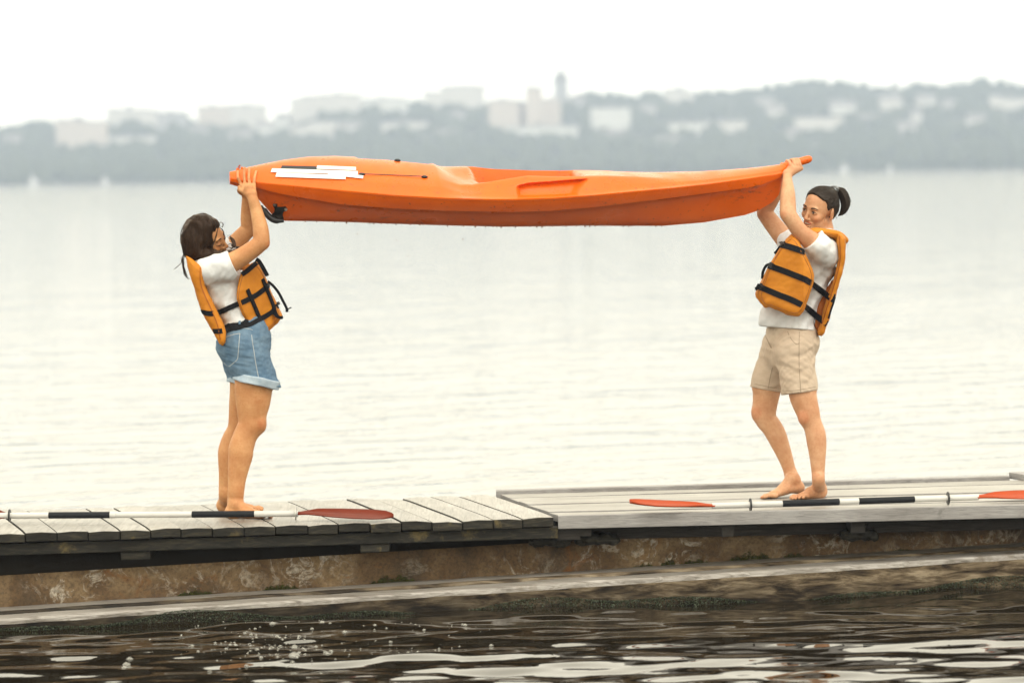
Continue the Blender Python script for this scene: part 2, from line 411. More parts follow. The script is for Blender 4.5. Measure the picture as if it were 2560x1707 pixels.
# ================================================================== MATERIALS
def water_mat():
    ma, nt, bs = principled('water'); tc = nd(nt, 'ShaderNodeTexCoord')
    bs.inputs['Base Color'].default_value = (.013, .010, .006, 1); bs.inputs['Roughness'].default_value = .03; bs.inputs['IOR'].default_value = 1.33
    def w_(sx, sy, sc, det, rough=.5):
        mp = nd(nt, 'ShaderNodeMapping'); mp.inputs['Scale'].default_value = (sx, sy, 1); r0 = nd(nt, 'ShaderNodeMapping'); r0.inputs['Rotation'].default_value = (0, 0, math.radians(-28)); nt.links.new(tc.outputs['Object'], r0.inputs['Vector']); nt.links.new(r0.outputs[0], mp.inputs['Vector'])
        return noise(nt, mp.outputs[0], sc, det, rough, .4)
    a = w_(.45, 1.0, 1.9, 4, .6); b = w_(.3, 1, .22, 4); c = w_(.5, 1, 7, 2)
    s1 = nd(nt, 'ShaderNodeMath', operation='MULTIPLY_ADD'); nt.links.new(b, s1.inputs[0]); s1.inputs[1].default_value = 1.7; nt.links.new(a, s1.inputs[2])
    # the open lake beyond the jetty is rougher than the sheltered strip in front of it
    sx = nd(nt, 'ShaderNodeSeparateXYZ'); nt.links.new(tc.outputs['Object'], sx.inputs[0])
    far = nd(nt, 'ShaderNodeMapRange'); far.inputs[1].default_value = 19.8; far.inputs[2].default_value = 24; nt.links.new(sx.outputs['Y'], far.inputs[0])
    far2 = nd(nt, 'ShaderNodeMapRange'); far2.inputs[1].default_value = 60; far2.inputs[2].default_value = 420; far2.inputs[4].default_value = 1.3; nt.links.new(sx.outputs['Y'], far2.inputs[0])
    fa_ = nd(nt, 'ShaderNodeMath', operation='ADD'); nt.links.new(far.outputs[0], fa_.inputs[0]); nt.links.new(far2.outputs[0], fa_.inputs[1])
    st = nd(nt, 'ShaderNodeMath', operation='MULTIPLY_ADD'); nt.links.new(fa_.outputs[0], st.inputs[0]); st.inputs[1].default_value = .34; st.inputs[2].default_value = .05
    bm_ = nd(nt, 'ShaderNodeBump'); bm_.inputs['Distance'].default_value = .05; nt.links.new(st.outputs[0], bm_.inputs['Strength']); nt.links.new(s1.outputs[0], bm_.inputs['Height'])
    b2 = nd(nt, 'ShaderNodeBump'); b2.inputs['Distance'].default_value = .002; b2.inputs['Strength'].default_value = .25; nt.links.new(c, b2.inputs['Height']); nt.links.new(bm_.outputs[0], b2.inputs['Normal'])
    nt.links.new(b2.outputs[0], bs.inputs['Normal'])
    return ma
M_WATER = water_mat()
M_TOP = wood('grey_deck_wood', [(.25, (.11, .104, .094)), (.45, (.265, .255, .238)), (.7, (.40, .388, .365))], 'y', .40, 1.0, .7, .14, (7, .57, (.22, .20, .165)))
M_TOPX = wood('grey_board_wood', [(.25, (.12, .114, .105)), (.45, (.275, .265, .248)), (.7, (.39, .378, .355))], 'x', .45, 1.0, .45, .08, (5, .64, (.28, .26, .22)))
M_FASCIA = wood('grey_fascia_wood', [(.2, (.15, .145, .15)), (.45, (.29, .285, .29)), (.75, (.40, .39, .395))], 'x', .7, 1.3, .6, .06, (5, .62, (.17, .165, .165)))
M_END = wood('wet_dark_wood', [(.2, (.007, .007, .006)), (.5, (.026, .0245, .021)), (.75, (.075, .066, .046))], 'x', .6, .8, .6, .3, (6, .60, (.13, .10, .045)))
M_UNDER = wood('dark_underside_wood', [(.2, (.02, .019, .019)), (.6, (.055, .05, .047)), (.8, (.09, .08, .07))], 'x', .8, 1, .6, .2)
M_LOGTOP = wood('log_top_wood', [(.25, (.05, .037, .026)), (.42, (.19, .172, .155)), (.7, (.42, .405, .39))], 'x', .48, .7, .5, .05, (3.2, .58, (.15, .125, .10)))
M_LOG = wood('log_face_wood', [(.34, (.012, .008, .005)), (.44, (.060, .043, .026)), (.53, (.135, .102, .066)), (.64, (.27, .22, .155))], 'x', .6, (.45, 13, 13), .9, .05, (1.6, .60, (.10, .072, .045)), 0, (-.21, -.06), .4)
def concrete_mat():
    ma, nt, bs = principled('stained_concrete'); v = coords(nt)
    big = ramp(nt, noise(nt, v, 2.6, 5, .6, .5), [(.3, (.040, .026, .014)), (.48, (.125, .072, .030)), (.62, (.23, .155, .08)), (.75, (.19, .095, .032))])
    lime = noise(nt, v, 9, 9, .75, 1.6)
    area = noise(nt, v, 2.1, 2)
    mul = nd(nt, 'ShaderNodeMath', operation='MULTIPLY'); nt.links.new(ramp(nt, lime, gray(.51, .60)), mul.inputs[0]); nt.links.new(ramp(nt, area, gray(.42, .60)), mul.inputs[1])
    c = mixrgb(nt, mul.outputs[0], big, (.46, .41, .34))
    rust = ramp(nt, noise(nt, v, 6, 6, .7, .8), gray(.60, .70)); c = mixrgb(nt, rust, c, (.19, .075, .018))
    c = mixrgb(nt, ramp(nt, noise(nt, v, 60, 4, .7), [(.35, (.5, .5, .5)), (.6, (1.1, 1.1, 1.1))]), (.02, .015, .01), c)
    nt.links.new(c, bs.inputs['Base Color']); bs.inputs['Roughness'].default_value = .75
    bump(nt, bs, lime, .8, .012); return ma
M_CONC = concrete_mat()
M_MOSS = simple('moss', (.105, .115, .018), .9, .7, 30)
M_CORE = simple('painted_shade_concrete', (.030, .023, .016), .9, .5, 8, .5, 40)  # shadow under the deck painted in as near-black concrete on the wall core
M_ALGAE = simple('algae', (.085, .11, .065), .5, .75, 45)
def plastic_mat():
    ma, nt, bs = principled('orange_plastic'); v = coords(nt)
    scr = noise(nt, coords(nt, scale=(2, 40, 25)), 3, 5, .7)
    c = mixrgb(nt, ramp(nt, noise(nt, v, 5, 4), gray(.3, .7)), (.78, .138, .006), (.71, .112, .005))
    c = mixrgb(nt, ramp(nt, scr, gray(.62, .74)), c, (.62, .17, .05))
    c = mixrgb(nt, ramp(nt, noise(nt, v, 38, 4, .6), gray(.64, .72)), c, (.30, .070, .018))
    sm = nd(nt, 'ShaderNodeMath', operation='MULTIPLY'); nt.links.new(ramp(nt, noise(nt, coords(nt, scale=(1, 1, 5)), 2.6, 3), gray(.58, .70)), sm.inputs[0]); nt.links.new(ramp(nt, noise(nt, coords(nt, scale=(.5, 1, 1)), 45, 5, .75), gray(.50, .62)), sm.inputs[1])
    c = mixrgb(nt, sm.outputs[0], c, (.16, .045, .02))
    nt.links.new(c, bs.inputs['Base Color'])
    r = nd(nt, 'ShaderNodeMapRange'); nt.links.new(noise(nt, v, 7, 4), r.inputs[0]); r.inputs[1].default_value = .35; r.inputs[2].default_value = .65; r.inputs[3].default_value = .42; r.inputs[4].default_value = .25
    nt.links.new(r.outputs[0], bs.inputs['Roughness'])
    bs.inputs['Specular IOR Level'].default_value = .38
    bump(nt, bs, noise(nt, v, 260, 2), .06, .002); return ma
M_KAYAK = plastic_mat()
M_BLACK = simple('black_plastic', (.012, .013, .016), .4, .3, 40)
M_WEB = simple('black_webbing', (.009, .010, .014), .8, .35, 300, .4, 900, spec=.2)
M_STEEL = simple('steel', (.6, .6, .58), .3, .1, 20, metal=1)
M_TAPE = simple('white_tape', (.76, .77, .76), .6, .12, 25, .15, 60)
M_TAPEK = simple('black_tape', (.022, .025, .032), .55, .3, 25, .15, 60)
M_SHAFT = simple('white_shaft', (.58, .58, .57), .35, .12, 12)
M_GRIP = simple('black_grip', (.010, .012, .017), .6, .35, 60, .3, 300, spec=.25)
M_BLADE = simple('dark_red_blade', (.17, .022, .006), .5, .35, 20, spec=.15)
M_BLADEO = simple('orange_blade', (.42, .060, .012), .55, .25, 20, spec=.15)
def fabric(name, c, c2, rough=.85, weave=700, wb=.25, scale=8, sheen=.0, soft=(14, .35)):
    ma, nt, bs = principled(name); v = coords(nt)
    cc = mixrgb(nt, ramp(nt, noise(nt, v, scale, 5, .6), gray(.35, .68)), c, c2)
    nt.links.new(cc, bs.inputs['Base Color']); bs.inputs['Roughness'].default_value = rough; bs.inputs['Sheen Weight'].default_value = sheen; bs.inputs['Specular IOR Level'].default_value = .25
    b1 = nd(nt, 'ShaderNodeBump'); b1.inputs['Strength'].default_value = soft[1]; b1.inputs['Distance'].default_value = .012; nt.links.new(noise(nt, v, soft[0], 3, .5, .8), b1.inputs['Height'])
    b2 = nd(nt, 'ShaderNodeBump'); b2.inputs['Strength'].default_value = wb; b2.inputs['Distance'].default_value = .001; nt.links.new(noise(nt, v, weave, 2), b2.inputs['Height']); nt.links.new(b1.outputs[0], b2.inputs['Normal'])
    nt.links.new(b2.outputs[0], bs.inputs['Normal']); return ma
M_SHIRT = fabric('white_cotton', (.71, .73, .76), (.65, .67, .70), .9)
M_DENIM = fabric('blue_denim', (.085, .155, .245), (.15, .235, .33), .85, 500, .4, 16)
M_DENIMC = fabric('denim_cuff', (.33, .42, .52), (.42, .50, .58), .85, 500, .4, 30)
M_KHAKI = fabric('beige_cotton', (.56, .455, .36), (.49, .39, .30), .88, 700, .3, 10)
M_SEAM = simple('seam_thread', (.36, .28, .21), .9, .3, 100)
M_SEAMD = simple('denim_thread', (.44, .49, .54), .9, .4, 100)
M_VEST = fabric('orange_nylon', (.60, .225, .018), (.48, .165, .010), .6, 500, .25, 9, 0, (9, .4))
M_PIPE = simple('vest_seam', (.36, .12, .012), .7, .2, 60)
M_VEST2 = fabric('orange_nylon_lining', (.34, .095, .014), (.28, .075, .01), .7, 500, .2, 7)
def skin_mat(name, c, c2):
    ma, nt, bs = principled(name); v = coords(nt)
    cc = mixrgb(nt, ramp(nt, noise(nt, v, 22, 5, .6), gray(.35, .68)), c, c2)
    cc = mixrgb(nt, ramp(nt, noise(nt, v, 7, 4, .6), gray(.38, .66)), cc, mixrgb(nt, 1.0, cc, (.86, .74, .68), 'MULTIPLY'))
    cc = mixrgb(nt, ramp(nt, noise(nt, v, 90, 3, .6), gray(.45, .72)), cc, mixrgb(nt, 1.0, cc, (.93, .85, .80), 'MULTIPLY'))
    cc = mixrgb(nt, ramp(nt, noise(nt, v, 120, 2, .5), gray(.70, .78)), cc, tuple(x * .62 for x in c))
    at = nd(nt, 'ShaderNodeAttribute'); at.attribute_name = 'tint'
    cc = mixrgb(nt, 1.0, cc, at.outputs['Color'], 'MULTIPLY')
    nt.links.new(cc, bs.inputs['Base Color']); bs.inputs['Roughness'].default_value = .55; bs.inputs['Specular IOR Level'].default_value = .34
    bs.inputs['Subsurface Weight'].default_value = .06; bs.inputs['Subsurface Radius'].default_value = (.012, .005, .003); bs.inputs['Subsurface Scale'].default_value = 1.0
    bump(nt, bs, noise(nt, v, 160, 4), .22, .002); return ma
M_SKIN1 = skin_mat('tanned_skin', (.60, .325, .150), (.54, .270, .115))
M_SKIN2 = skin_mat('fair_skin', (.63, .375, .225), (.57, .315, .175))
def hair_mat(name, c, c2):
    ma, nt, bs = principled(name); v = coords(nt, scale=(1, 1, .25)); oi = nd(nt, 'ShaderNodeNewGeometry')
    cc = mixrgb(nt, ramp(nt, noise(nt, v, 90, 4, .6), gray(.3, .7)), c, c2)
    cc = mixrgb(nt, ramp(nt, oi.outputs['Random Per Island'], gray(.2, 1)), cc, tuple(min(1, x * 1.4) for x in c2))
    nt.links.new(cc, bs.inputs['Base Color']); bs.inputs['Roughness'].default_value = .48; bs.inputs['Specular IOR Level'].default_value = .2
    bump(nt, bs, noise(nt, v, 160, 3), .5, .004); return ma
M_HAIR1 = hair_mat('brown_hair', (.016, .009, .006), (.040, .022, .013))
M_HAIR2 = hair_mat('dark_hair', (.013, .010, .009), (.030, .021, .016))
M_EYE = simple('eye_white', (.72, .70, .66), .2, .05)
M_IRIS = simple('iris', (.02, .012, .007), .15, .2)
M_TEETH = simple('teeth', (.78, .74, .64), .25, .05)
M_MOUTH = simple('mouth', (.10, .018, .012), .5, .2)
M_FOAM = simple('foam', (.62, .62, .58), .2, .3, 60)
M_FOAM.node_tree.nodes['Principled BSDF'].inputs['Alpha'].default_value = .38
# ================================================================== WATER
WZ = -0.44
def wave(x, y):
    """the small swell slapping against the jetty (m)"""
    z = np.zeros(np.broadcast(x, y).shape)
    r = np.random.default_rng(11)
    for wl, a, spread in ((2.3, .012, .9), (1.35, .0065, .45), (.95, .0055, .38), (.62, .0044, .34), (.45, .0036, .34), (.31, .0025, .36), (.21, .0015, .42), (.14, .0006, .5)):
        for _ in range(2):
            th = math.pi / 2 + r.normal() * spread; ph = r.uniform(0, 6.28); kx, ky = math.cos(th) * 2 * math.pi / wl, math.sin(th) * 2 * math.pi / wl
            warp = .9 * np.sin(x * r.uniform(.7, 1.6) + y * r.uniform(-.8, .8) + r.uniform(0, 6))
            z = z + a * .75 * np.sin(kx * x + ky * y + ph + warp)
    amp = .65 + .35 * np.sin(.9 * x + .4) * np.sin(1.3 * y + .5 * x)
    win = np.clip((np.minimum(x + 4.2, 4.2 - x)) / .8, 0, 1) * np.clip((y - 13.6) / .8, 0, 1) * np.clip((22 - y) / 1.0, 0, 1)
    return z * amp * win
xs = np.r_[-1050, -650, -350, -160, -70, -30, -14, -7, np.linspace(-4.2, 4.2, 470), 7, 14, 30, 70, 160, 350, 650, 1050]
ys = np.r_[-20, 0, 8, 12, np.linspace(13.6, 20.2, 340), np.linspace(20.35, 22, 12), np.geomspace(22.4, 2470, 64)]
Xg, Yg = np.meshgrid(xs, ys)
Zg = WZ + wave(Xg, Yg)
def grid_faces(ny, nx):
    i = np.arange((ny - 1) * (nx - 1)); r_, c_ = i // (nx - 1), i % (nx - 1); a = r_ * nx + c_
    return np.stack([a, a + 1, a + nx + 1, a + nx], 1)
wo = obj('lake_water', mesh_quads('lake_water', np.stack([Xg, Yg, Zg], -1).reshape(-1, 3), grid_faces(*Xg.shape)), M_WATER, None, True)
tag(wo, kind='structure')

# ================================================================== FAR SHORE
SKYL = [(-2400, 330), (-1500, 352), (-600, 372), (-300, 360), (0, 340), (25, 330), (95, 318), (140, 322), (260, 318), (270, 312), (420, 312), (465, 312), (495, 318), (660, 312), (690, 318), (735, 304), (850, 272), (900, 262),
        (960, 270), (1030, 272), (1065, 262), (1200, 260), (1235, 258), (1330, 262), (1420, 256), (1470, 250), (1540, 254), (1600, 250), (1670, 250), (1740, 244), (1850, 240), (1920, 236),
        (1990, 221), (2100, 217), (2150, 230), (2230, 234), (2300, 226), (2370, 230), (2400, 224), (2450, 214), (2505, 211), (2530, 228), (2600, 238), (2900, 250), (3200, 262), (4000, 240), (4960, 275)]
SX, SY = zip(*SKYL)
def shore_px(x): return 463 - (463 - 419) * x / 2560.0
Y_SH, Y_RG = 1600.0, 2000.0; HS = Y_SH / 850.0
def hill_pt(px, t):
    yb, yt = shore_px(px), np.interp(px, SX, SY)
    return PY(px, yb + (yt - yb) * t, Y_SH + (Y_RG - Y_SH) * t)
cols = np.arange(-2400, 4961, 20); rows = np.r_[-.02, np.linspace(0, 1, 26)]
V = [hill_pt(c, t) for t in rows for c in cols]
V += [hill_pt(c, 1.0) + np.array([0, 120, -16]) for c in cols] + [np.array([hill_pt(c, 1.0)[0], 2480, -.9]) for c in cols]
V = np.array(V); nz_ = np.random.default_rng(3).normal(size=len(V)) * .35 * HS; V[:, 2] += np.where(np.arange(len(V)) >= 2 * len(cols), nz_, 0)
M_HILL = simple('hill_green', (.050, .062, .030), .95, .45, .08)
hill = tag(obj('hills', mesh_quads('hills', V, grid_faces(len(rows) + 2, len(cols))), M_HILL, None, True), kind='structure')
BRECT = []
_ico = None
M_WALLS = [simple('pale_render', (.76, .73, .69), .9, .12, .5), simple('beige_render', (.72, .63, .56), .9, .12, .5), simple('white_render', (.80, .80, .77), .9, .08, .5), simple('grey_render', (.42, .42, .43), .9, .15, .5)]
M_GLASS = simple('far_windows', (.25, .27, .29), .3, .2, 1)
M_ROOF = simple('grey_roof', (.22, .21, .21), .8, .3, .6)
def building(name, px0, y0, px1, y1, wall, label, cat='building', roof='flat', steps=None, depth=9, floors=None, group='buildings across the lake'):
    pxm = (px0 + px1) / 2; yb, yt = shore_px(pxm), np.interp(pxm, SX, SY)
    depth = depth * HS; t = float(np.clip((yb - y1) / (yb - yt), .03, .97)); Y = Y_SH + (Y_RG - Y_SH) * t - 4.0
    a, c = PY(px0, y1, Y), PY(px1, y0, Y); z0, z1 = a[2] - 2.0, c[2]; x0, x1 = a[0], c[0]
    BRECT.append((px0, y0, px1, y1))
    root = empty(name, (pxm * 0 + (x0 + x1) / 2, Y, z0), label, cat, group)
    mb = MB(); hh = z1 - z0; st = steps or [(0, 1, 1)]
    for f0, f1, fh in st: mb.box((x0 + (x1 - x0) * f0, Y, z0), (x0 + (x1 - x0) * f1 - .02, Y + depth * (.9 + .1 * f0), z0 + hh * fh))
    mb.build('wall', wall, root)
    rb = MB()
    if roof == 'flat':
        for f0, f1, fh in st: rb.box((x0 + (x1 - x0) * f0 - .15, Y - .15, z0 + hh * fh + .003), (x0 + (x1 - x0) * f1 + .12, Y + depth * (.9 + .1 * f0) + .1, z0 + hh * fh + .6))
        rb.box(((x0 * .6 + x1 * .4), Y + 2, z0 + hh * st[0][2] + .605), (x0 * .5 + x1 * .5, Y + 6, z0 + hh * st[0][2] + 1.9))
    elif roof == 'gable':
        xm = (x0 + x1) / 2; e = .3
        rb.add([(x0 - e, Y - e, z1 + .003), (x1 + e, Y - e, z1 + .003), (x1 + e, Y + depth + e, z1 + .003), (x0 - e, Y + depth + e, z1 + .003), (x0 - e, Y + depth / 2, z1 + 3.0), (x1 + e, Y + depth / 2, z1 + 3.0)],
               [(0, 1, 5, 4), (2, 3, 4, 5), (0, 4, 3), (1, 2, 5), (3, 2, 1, 0)])
    elif roof == 'dome':
        n = 14; xm, ym, R_ = (x0 + x1) / 2, Y + depth / 2, (x1 - x0) * .55; prof = [(R_, 0), (R_ * 1.05, 1.0), (R_ * .95, 2.4), (R_ * .65, 4.3), (R_ * .25, 5.6), (R_ * .1, 6.4), (.22, 9.8), (.04, 10.5)]
        rb.add([(xm + q * math.cos(2 * math.pi * k / n), ym + q * math.sin(2 * math.pi * k / n), z1 + .003 + h_) for q, h_ in prof for k in range(n)],
               [(i * n + k, i * n + (k + 1) % n, (i + 1) * n + (k + 1) % n, (i + 1) * n + k) for i in range(len(prof) - 1) for k in range(n)] + [tuple(range(n - 1, -1, -1))])
    rb.build('roof', M_ROOF, root)
    wb = MB()
    for f0, f1, fh in st:
        X0, X1 = x0 + (x1 - x0) * f0, x0 + (x1 - x0) * f1; H_ = hh * fh - 2.0
        nf = max(1, int(H_ / .95 / HS)); nc = max(2, int((X1 - X0) / 1.1 / HS))
        for i in range(nf):
            for j in range(nc):
                u = X0 + (j + .5) * (X1 - X0) / nc; q = z0 + 2.0 + (i + .5) * H_ / nf
                wb.box((u - .40, Y - .06, q - .45), (u + .40, Y + .1, q + .45))
    tag(wb.build('window_rows', M_GLASS, root), kind='stuff')
    return root
W0, W1, W2, W3 = M_WALLS
building('apartment_block', 141, 300, 260, 368, W1, 'beige apartment block standing lowest at the left end of the skyline', steps=[(0, .55, 1), (.55, 1, .93)])
building('apartment_block', 268, 273, 390, 312, W0, 'long pale flat-roofed block on the skyline behind the left end of the lake', steps=[(0, .45, 1), (.45, .8, .95), (.8, 1, .9)])
building('apartment_block', 392, 283, 462, 326, W3, 'small grey block beside the long pale flat-roofed one')
building('apartment_block', 494, 268, 575, 314, W1, 'left half of a pair of pale blocks on the skyline above the kayak stern')
building('apartment_block', 577, 265, 662, 311, W0, 'right half of a pair of pale blocks on the skyline above the kayak stern')
building('white_house', 639, 316, 685, 346, W2, 'bright white house on the slope above the kayak stern', 'house', 'gable')
building('white_house', 689, 297, 723, 319, W2, 'little white house near the ridge, up and right of the bright white one', 'house', 'gable')
building('apartment_block', 727, 242, 800, 300, W0, 'stepped pale block left of the twin-blocked ridge above the kayak deck', steps=[(0, .5, .9), (.5, 1, 1)])
building('apartment_block', 802, 238, 900, 285, W0, 'pale block at the top of the ridge above the white tape on the kayak')
building('apartment_block', 905, 247, 1018, 280, W2, 'low white block on the ridge left of the big stepped roof')
building('apartment_block', 1059, 217, 1211, 264, W0, 'wide pale block with stepped roof high on the ridge at the middle', steps=[(0, .3, .75), (.3, 1, 1)])
building('apartment_block', 1222, 252, 1297, 322, W1, 'tall beige block with its left side bright, below the dome tower')
building('tower_block', 1316, 221, 1356, 324, W1, 'slim beige tower block left of the dome tower', 'tower block')
building('apartment_block', 1298, 262, 1315, 318, W1, 'narrow beige link between the two beige blocks')
building('apartment_block', 1358, 250, 1402, 318, W1, 'beige wing under the dome tower')
building('domed_tower', 1387, 205, 1419, 262, W3, 'grey domed tower with a thin spire on the skyline', 'tower', 'dome', depth=3.5, group=None)
building('low_building', 1261, 316, 1452, 342, W2, 'long low white building at the foot of the beige blocks')
building('warehouse', 1478, 270, 1576, 324, W2, 'big white box of a building on the mid slope right of the tower')
building('apartment_block', 1662, 224, 1742, 256, W0, 'pale block on the skyline right of the dome tower', steps=[(0, .7, 1), (.7, 1, .8)])
building('low_building', 1677, 308, 1762, 336, W2, 'white row of houses on the slope above the kayak bow, left half')
building('low_building', 1764, 304, 1866, 331, W0, 'pale row of houses on the slope above the kayak bow, right half')
building('white_house', 1919, 276, 1963, 300, W0, 'small pale house on the slope above the raised hand at the bow', 'house', 'gable')
building('apartment_block', 1992, 294, 2109, 324, W0, 'long pale block halfway up the slope above the ponytailed woman')
building('white_house', 2080, 266, 2139, 285, W2, 'bright white house near the ridge above the ponytailed woman', 'house', 'gable')
building('white_house', 2204, 251, 2256, 277, W0, 'pale house on the upper slope below the thin mast', 'house', 'gable')
building('white_house', 2296, 250, 2340, 269, W0, 'pale house on the upper slope right of the thin mast', 'house', 'gable')
building('apartment_block', 2482, 240, 2575, 278, W0, 'pale block at the right end of the skyline', steps=[(0, .25, 1), (.25, 1, .85)])
building('low_building', 268, 342, 383, 364, W0, 'low pale row of houses under the long flat-roofed block')
building('low_building', 574, 338, 634, 356, W0, 'low pale house just left of the bright white house', roof='gable')
building('low_building', 727, 305, 838, 348, W0, 'pale houses stepping down the slope above the kayak stern', steps=[(0, .4, .8), (.4, 1, 1)])
building('low_building', 954, 306, 1070, 327, W0, 'low pale row of houses below the wide stepped roof')
building('low_building', 1131, 292, 1160, 305, W2, 'tiny white house below the wide stepped roof', roof='gable')
# the woods that clothe the slope: one mass of crowns
_ico = bmesh.new(); bmesh.ops.create_icosphere(_ico, subdivisions=1, radius=1); IV = np.array([v.co[:] for v in _ico.verts]); IF = np.array([[v.index for v in f.verts] for f in _ico.faces]); _ico.free()
M_TREES = simple('wood_green', (.055, .075, .032), .95, .55, .35)
Vs, Fs, b = [], [], 0
r = np.random.default_rng(5)
for i in range(9600):
    px = r.uniform(-2200, 4760); t = r.uniform(0, 1) ** (1.3 if i % 3 else .6); t = 1.0 if i % 9 == 0 else t
    q = np.array([px, shore_px(px) + (np.interp(px, SX, SY) - shore_px(px)) * t])
    if any(a - 4 < q[0] < c + 4 and b_ - 4 < q[1] < d_ + 9 for a, b_, c, d_ in BRECT): continue
    p = hill_pt(px, t); rad = HS * r.uniform(.8, 2.0) * (1.15 if t < .3 else 1)
    vv = IV * (1 + r.normal(size=(len(IV), 1)) * .18) * [rad, rad, rad * r.uniform(.8, 1.4)] + p + [0, 0, rad * (.5 if t < .9 else .15)]
    Vs.append(vv); Fs.append(IF + b); b += len(IV)
tag(obj('woodland', mesh_quads('woodland', np.concatenate(Vs), np.concatenate(Fs)), M_TREES, None, True), 'hazy blue-green woods covering the far hillside', 'woods', kind='stuff')

for a_, lab in (((11, 351, 52, 371), 'small pale house at the far left end of the hillside, near the shore'),
                ((1417, 257, 1462, 272), 'small pale house just right of the dome tower, near the ridge'),
                ((1500, 340, 1560, 356), 'small pale house on the slope below the big white box building'),
                ((2281, 288, 2305, 305), 'tiny pale house lower on the slope, right of the thin mast'),
                ((1972, 335, 2014, 350), 'small pale house low on the slope under the long pale block'),
                ((1600, 276, 1640, 292), 'small pale house right of the big white box building'),
                ((2150, 300, 2200, 316), 'small pale house on mid slope, below the bright white one near the ridge'),
                ((2240, 318, 2290, 334), 'small pale house on mid slope well below the thin mast'),
                ((2360, 262, 2400, 278), 'small pale house high on the slope towards the right end of the skyline'),
                ((2420, 300, 2465, 318), 'small pale house mid slope, lower left of the block ending the skyline'),
                ((845, 318, 900, 334), 'small pale house right of the houses that step down the slope'),
                ((1085, 340, 1140, 355), 'small pale house lowest on the slope above the kayak cockpit'),
                ((470, 330, 520, 346), 'small pale house below the gap between the pale skyline blocks'),
                ((1890, 258, 1935, 272), 'small pale house near the ridge, above the raised hand at the bow'),
                ((1640, 356, 1700, 370), 'small pale house low on the slope, above the kayak foredeck')):
    building('hillside_house', *a_, W0, lab, 'house', 'gable', depth=5, group='small pale houses among the trees')
mast = empty('mast', hill_pt(2240, .97), 'thin pale mast rising above the right skyline', 'mast')
mm = MB(); p = np.array(mast.location); mm.tube([p - [0, 0, 2], p + [0, 0, 4.7], p + [0, 0, 9.4]], [.8, .64, .38], 8); mm.build('shaft', M_WALLS[0], mast)
mm = MB(); mm.tube([p + [0, 0, 6.0], p + [0, 0, 6.8]], [1.4, 1.4], 8); mm.build('platform', M_WALLS[3], mast)
M_BOAT = simple('white_boat', (.8, .8, .8), .4, .05)
for i, (px, ln, lab) in enumerate([(84, 26, 'small white boat moored under the left end of the far shore'), (262, 20, 'small white boat moored at the far shore left of the left woman'), (1188, 24, 'white boat moored at the far shore behind the kayak deck'), (2110, 22, 'white boat moored at the far shore above the ponytailed woman'), (2225, 16, 'smallest white boat, moored to the right above the ponytailed woman')]):
    c = PY(px, shore_px(px) - 2, 1585.0); c[2] = WZ; L_ = ln * 1585 / FPX
    bt = empty('moored_boat', c, lab, 'boat', 'white boats moored along the far shore')
    mb = MB(); q = [(-1, 0), (-.9, .35), (.3, .38), (.75, .22), (1, 0), (.75, -.22), (.3, -.38), (-.9, -.35)]
    lo = [(c[0] + x * L_ * .45, c[1] + y * L_ * .4, WZ - .1) for x, y in q]; hi = [(c[0] + x * L_ * .5, c[1] + y * L_ * .5, WZ + .35 * L_ + .1 * x) for x, y in q]; n = 8
    mb.add(lo + hi, [(k, (k + 1) % n, n + (k + 1) % n, n + k) for k in range(n)] + [tuple(range(n, 2 * n)), tuple(range(n - 1, -1, -1))]); mb.build('hull', M_BOAT, bt)
    mb = MB(); mb.hexa([(c[0] - .2 * L_, c[1] - .15 * L_, WZ + .33 * L_), (c[0] + .2 * L_, c[1] - .15 * L_, WZ + .33 * L_), (c[0] + .2 * L_, c[1] + .15 * L_, WZ + .33 * L_), (c[0] - .2 * L_, c[1] + .15 * L_, WZ + .33 * L_),
                    (c[0] - .18 * L_, c[1] - .13 * L_, WZ + .75 * L_), (c[0] + .1 * L_, c[1] - .13 * L_, WZ + .75 * L_), (c[0] + .1 * L_, c[1] + .13 * L_, WZ + .75 * L_), (c[0] - .18 * L_, c[1] + .13 * L_, WZ + .75 * L_)]); mb.build('cabin', M_BOAT, bt)

# ================================================================== AIR
hz = MB(); hz.box((-1100, -40, -2.6), (1100, 2500, 66))
hm = bpy.data.materials.new('haze'); hm.use_nodes = True; hn = hm.node_tree; hn.nodes.clear()
ho = hn.nodes.new('ShaderNodeOutputMaterial'); pv = hn.nodes.new('ShaderNodeVolumePrincipled'); hn.links.new(pv.outputs[0], ho.inputs['Volume'])
pv.inputs['Color'].default_value = (.64, .765, 1.0, 1); pv.inputs['Density'].default_value = .00045; pv.inputs['Anisotropy'].default_value = 0.0
hob = tag(hz.build('haze', hm), kind='stuff')

# ================================================================== JETTY
def lerp(a, b, t): return np.asarray(a, float) * (1 - t) + np.asarray(b, float) * t
def rowat(line, x):
    (xa, ya), (xb, yb) = line; return ya + (yb - ya) * (x - xa) / (xb - xa)
FRONT = ((-2.534, 18.827), (.202, 19.231)); BACK = ((-2.707, 20.136), (-.128, 20.642)); PD = np.array([-.236, .972])
def meet(p, d, line):
    (xa, ya), (xb, yb) = line; e = np.array([xb - xa, yb - ya]); A = np.array([[d[0], -e[0]], [d[1], -e[1]]]); t = np.linalg.solve(A, np.array([xa, ya]) - p); return p + d * t[0]
jetty = empty('jetty', (-1.2, 19.6, 0), 'weathered grey plank jetty the left woman stands on, with dark wet plank ends', 'jetty')
bounds = [-253, -174, -95, -16, 63, 142, 221, 300.5, 376, 452.6, 532, 610.5, 689, 769.6, 846, 925, 1003.5, 1080, 1156, 1232, 1307, 1385.6]
rj = np.random.default_rng(21)
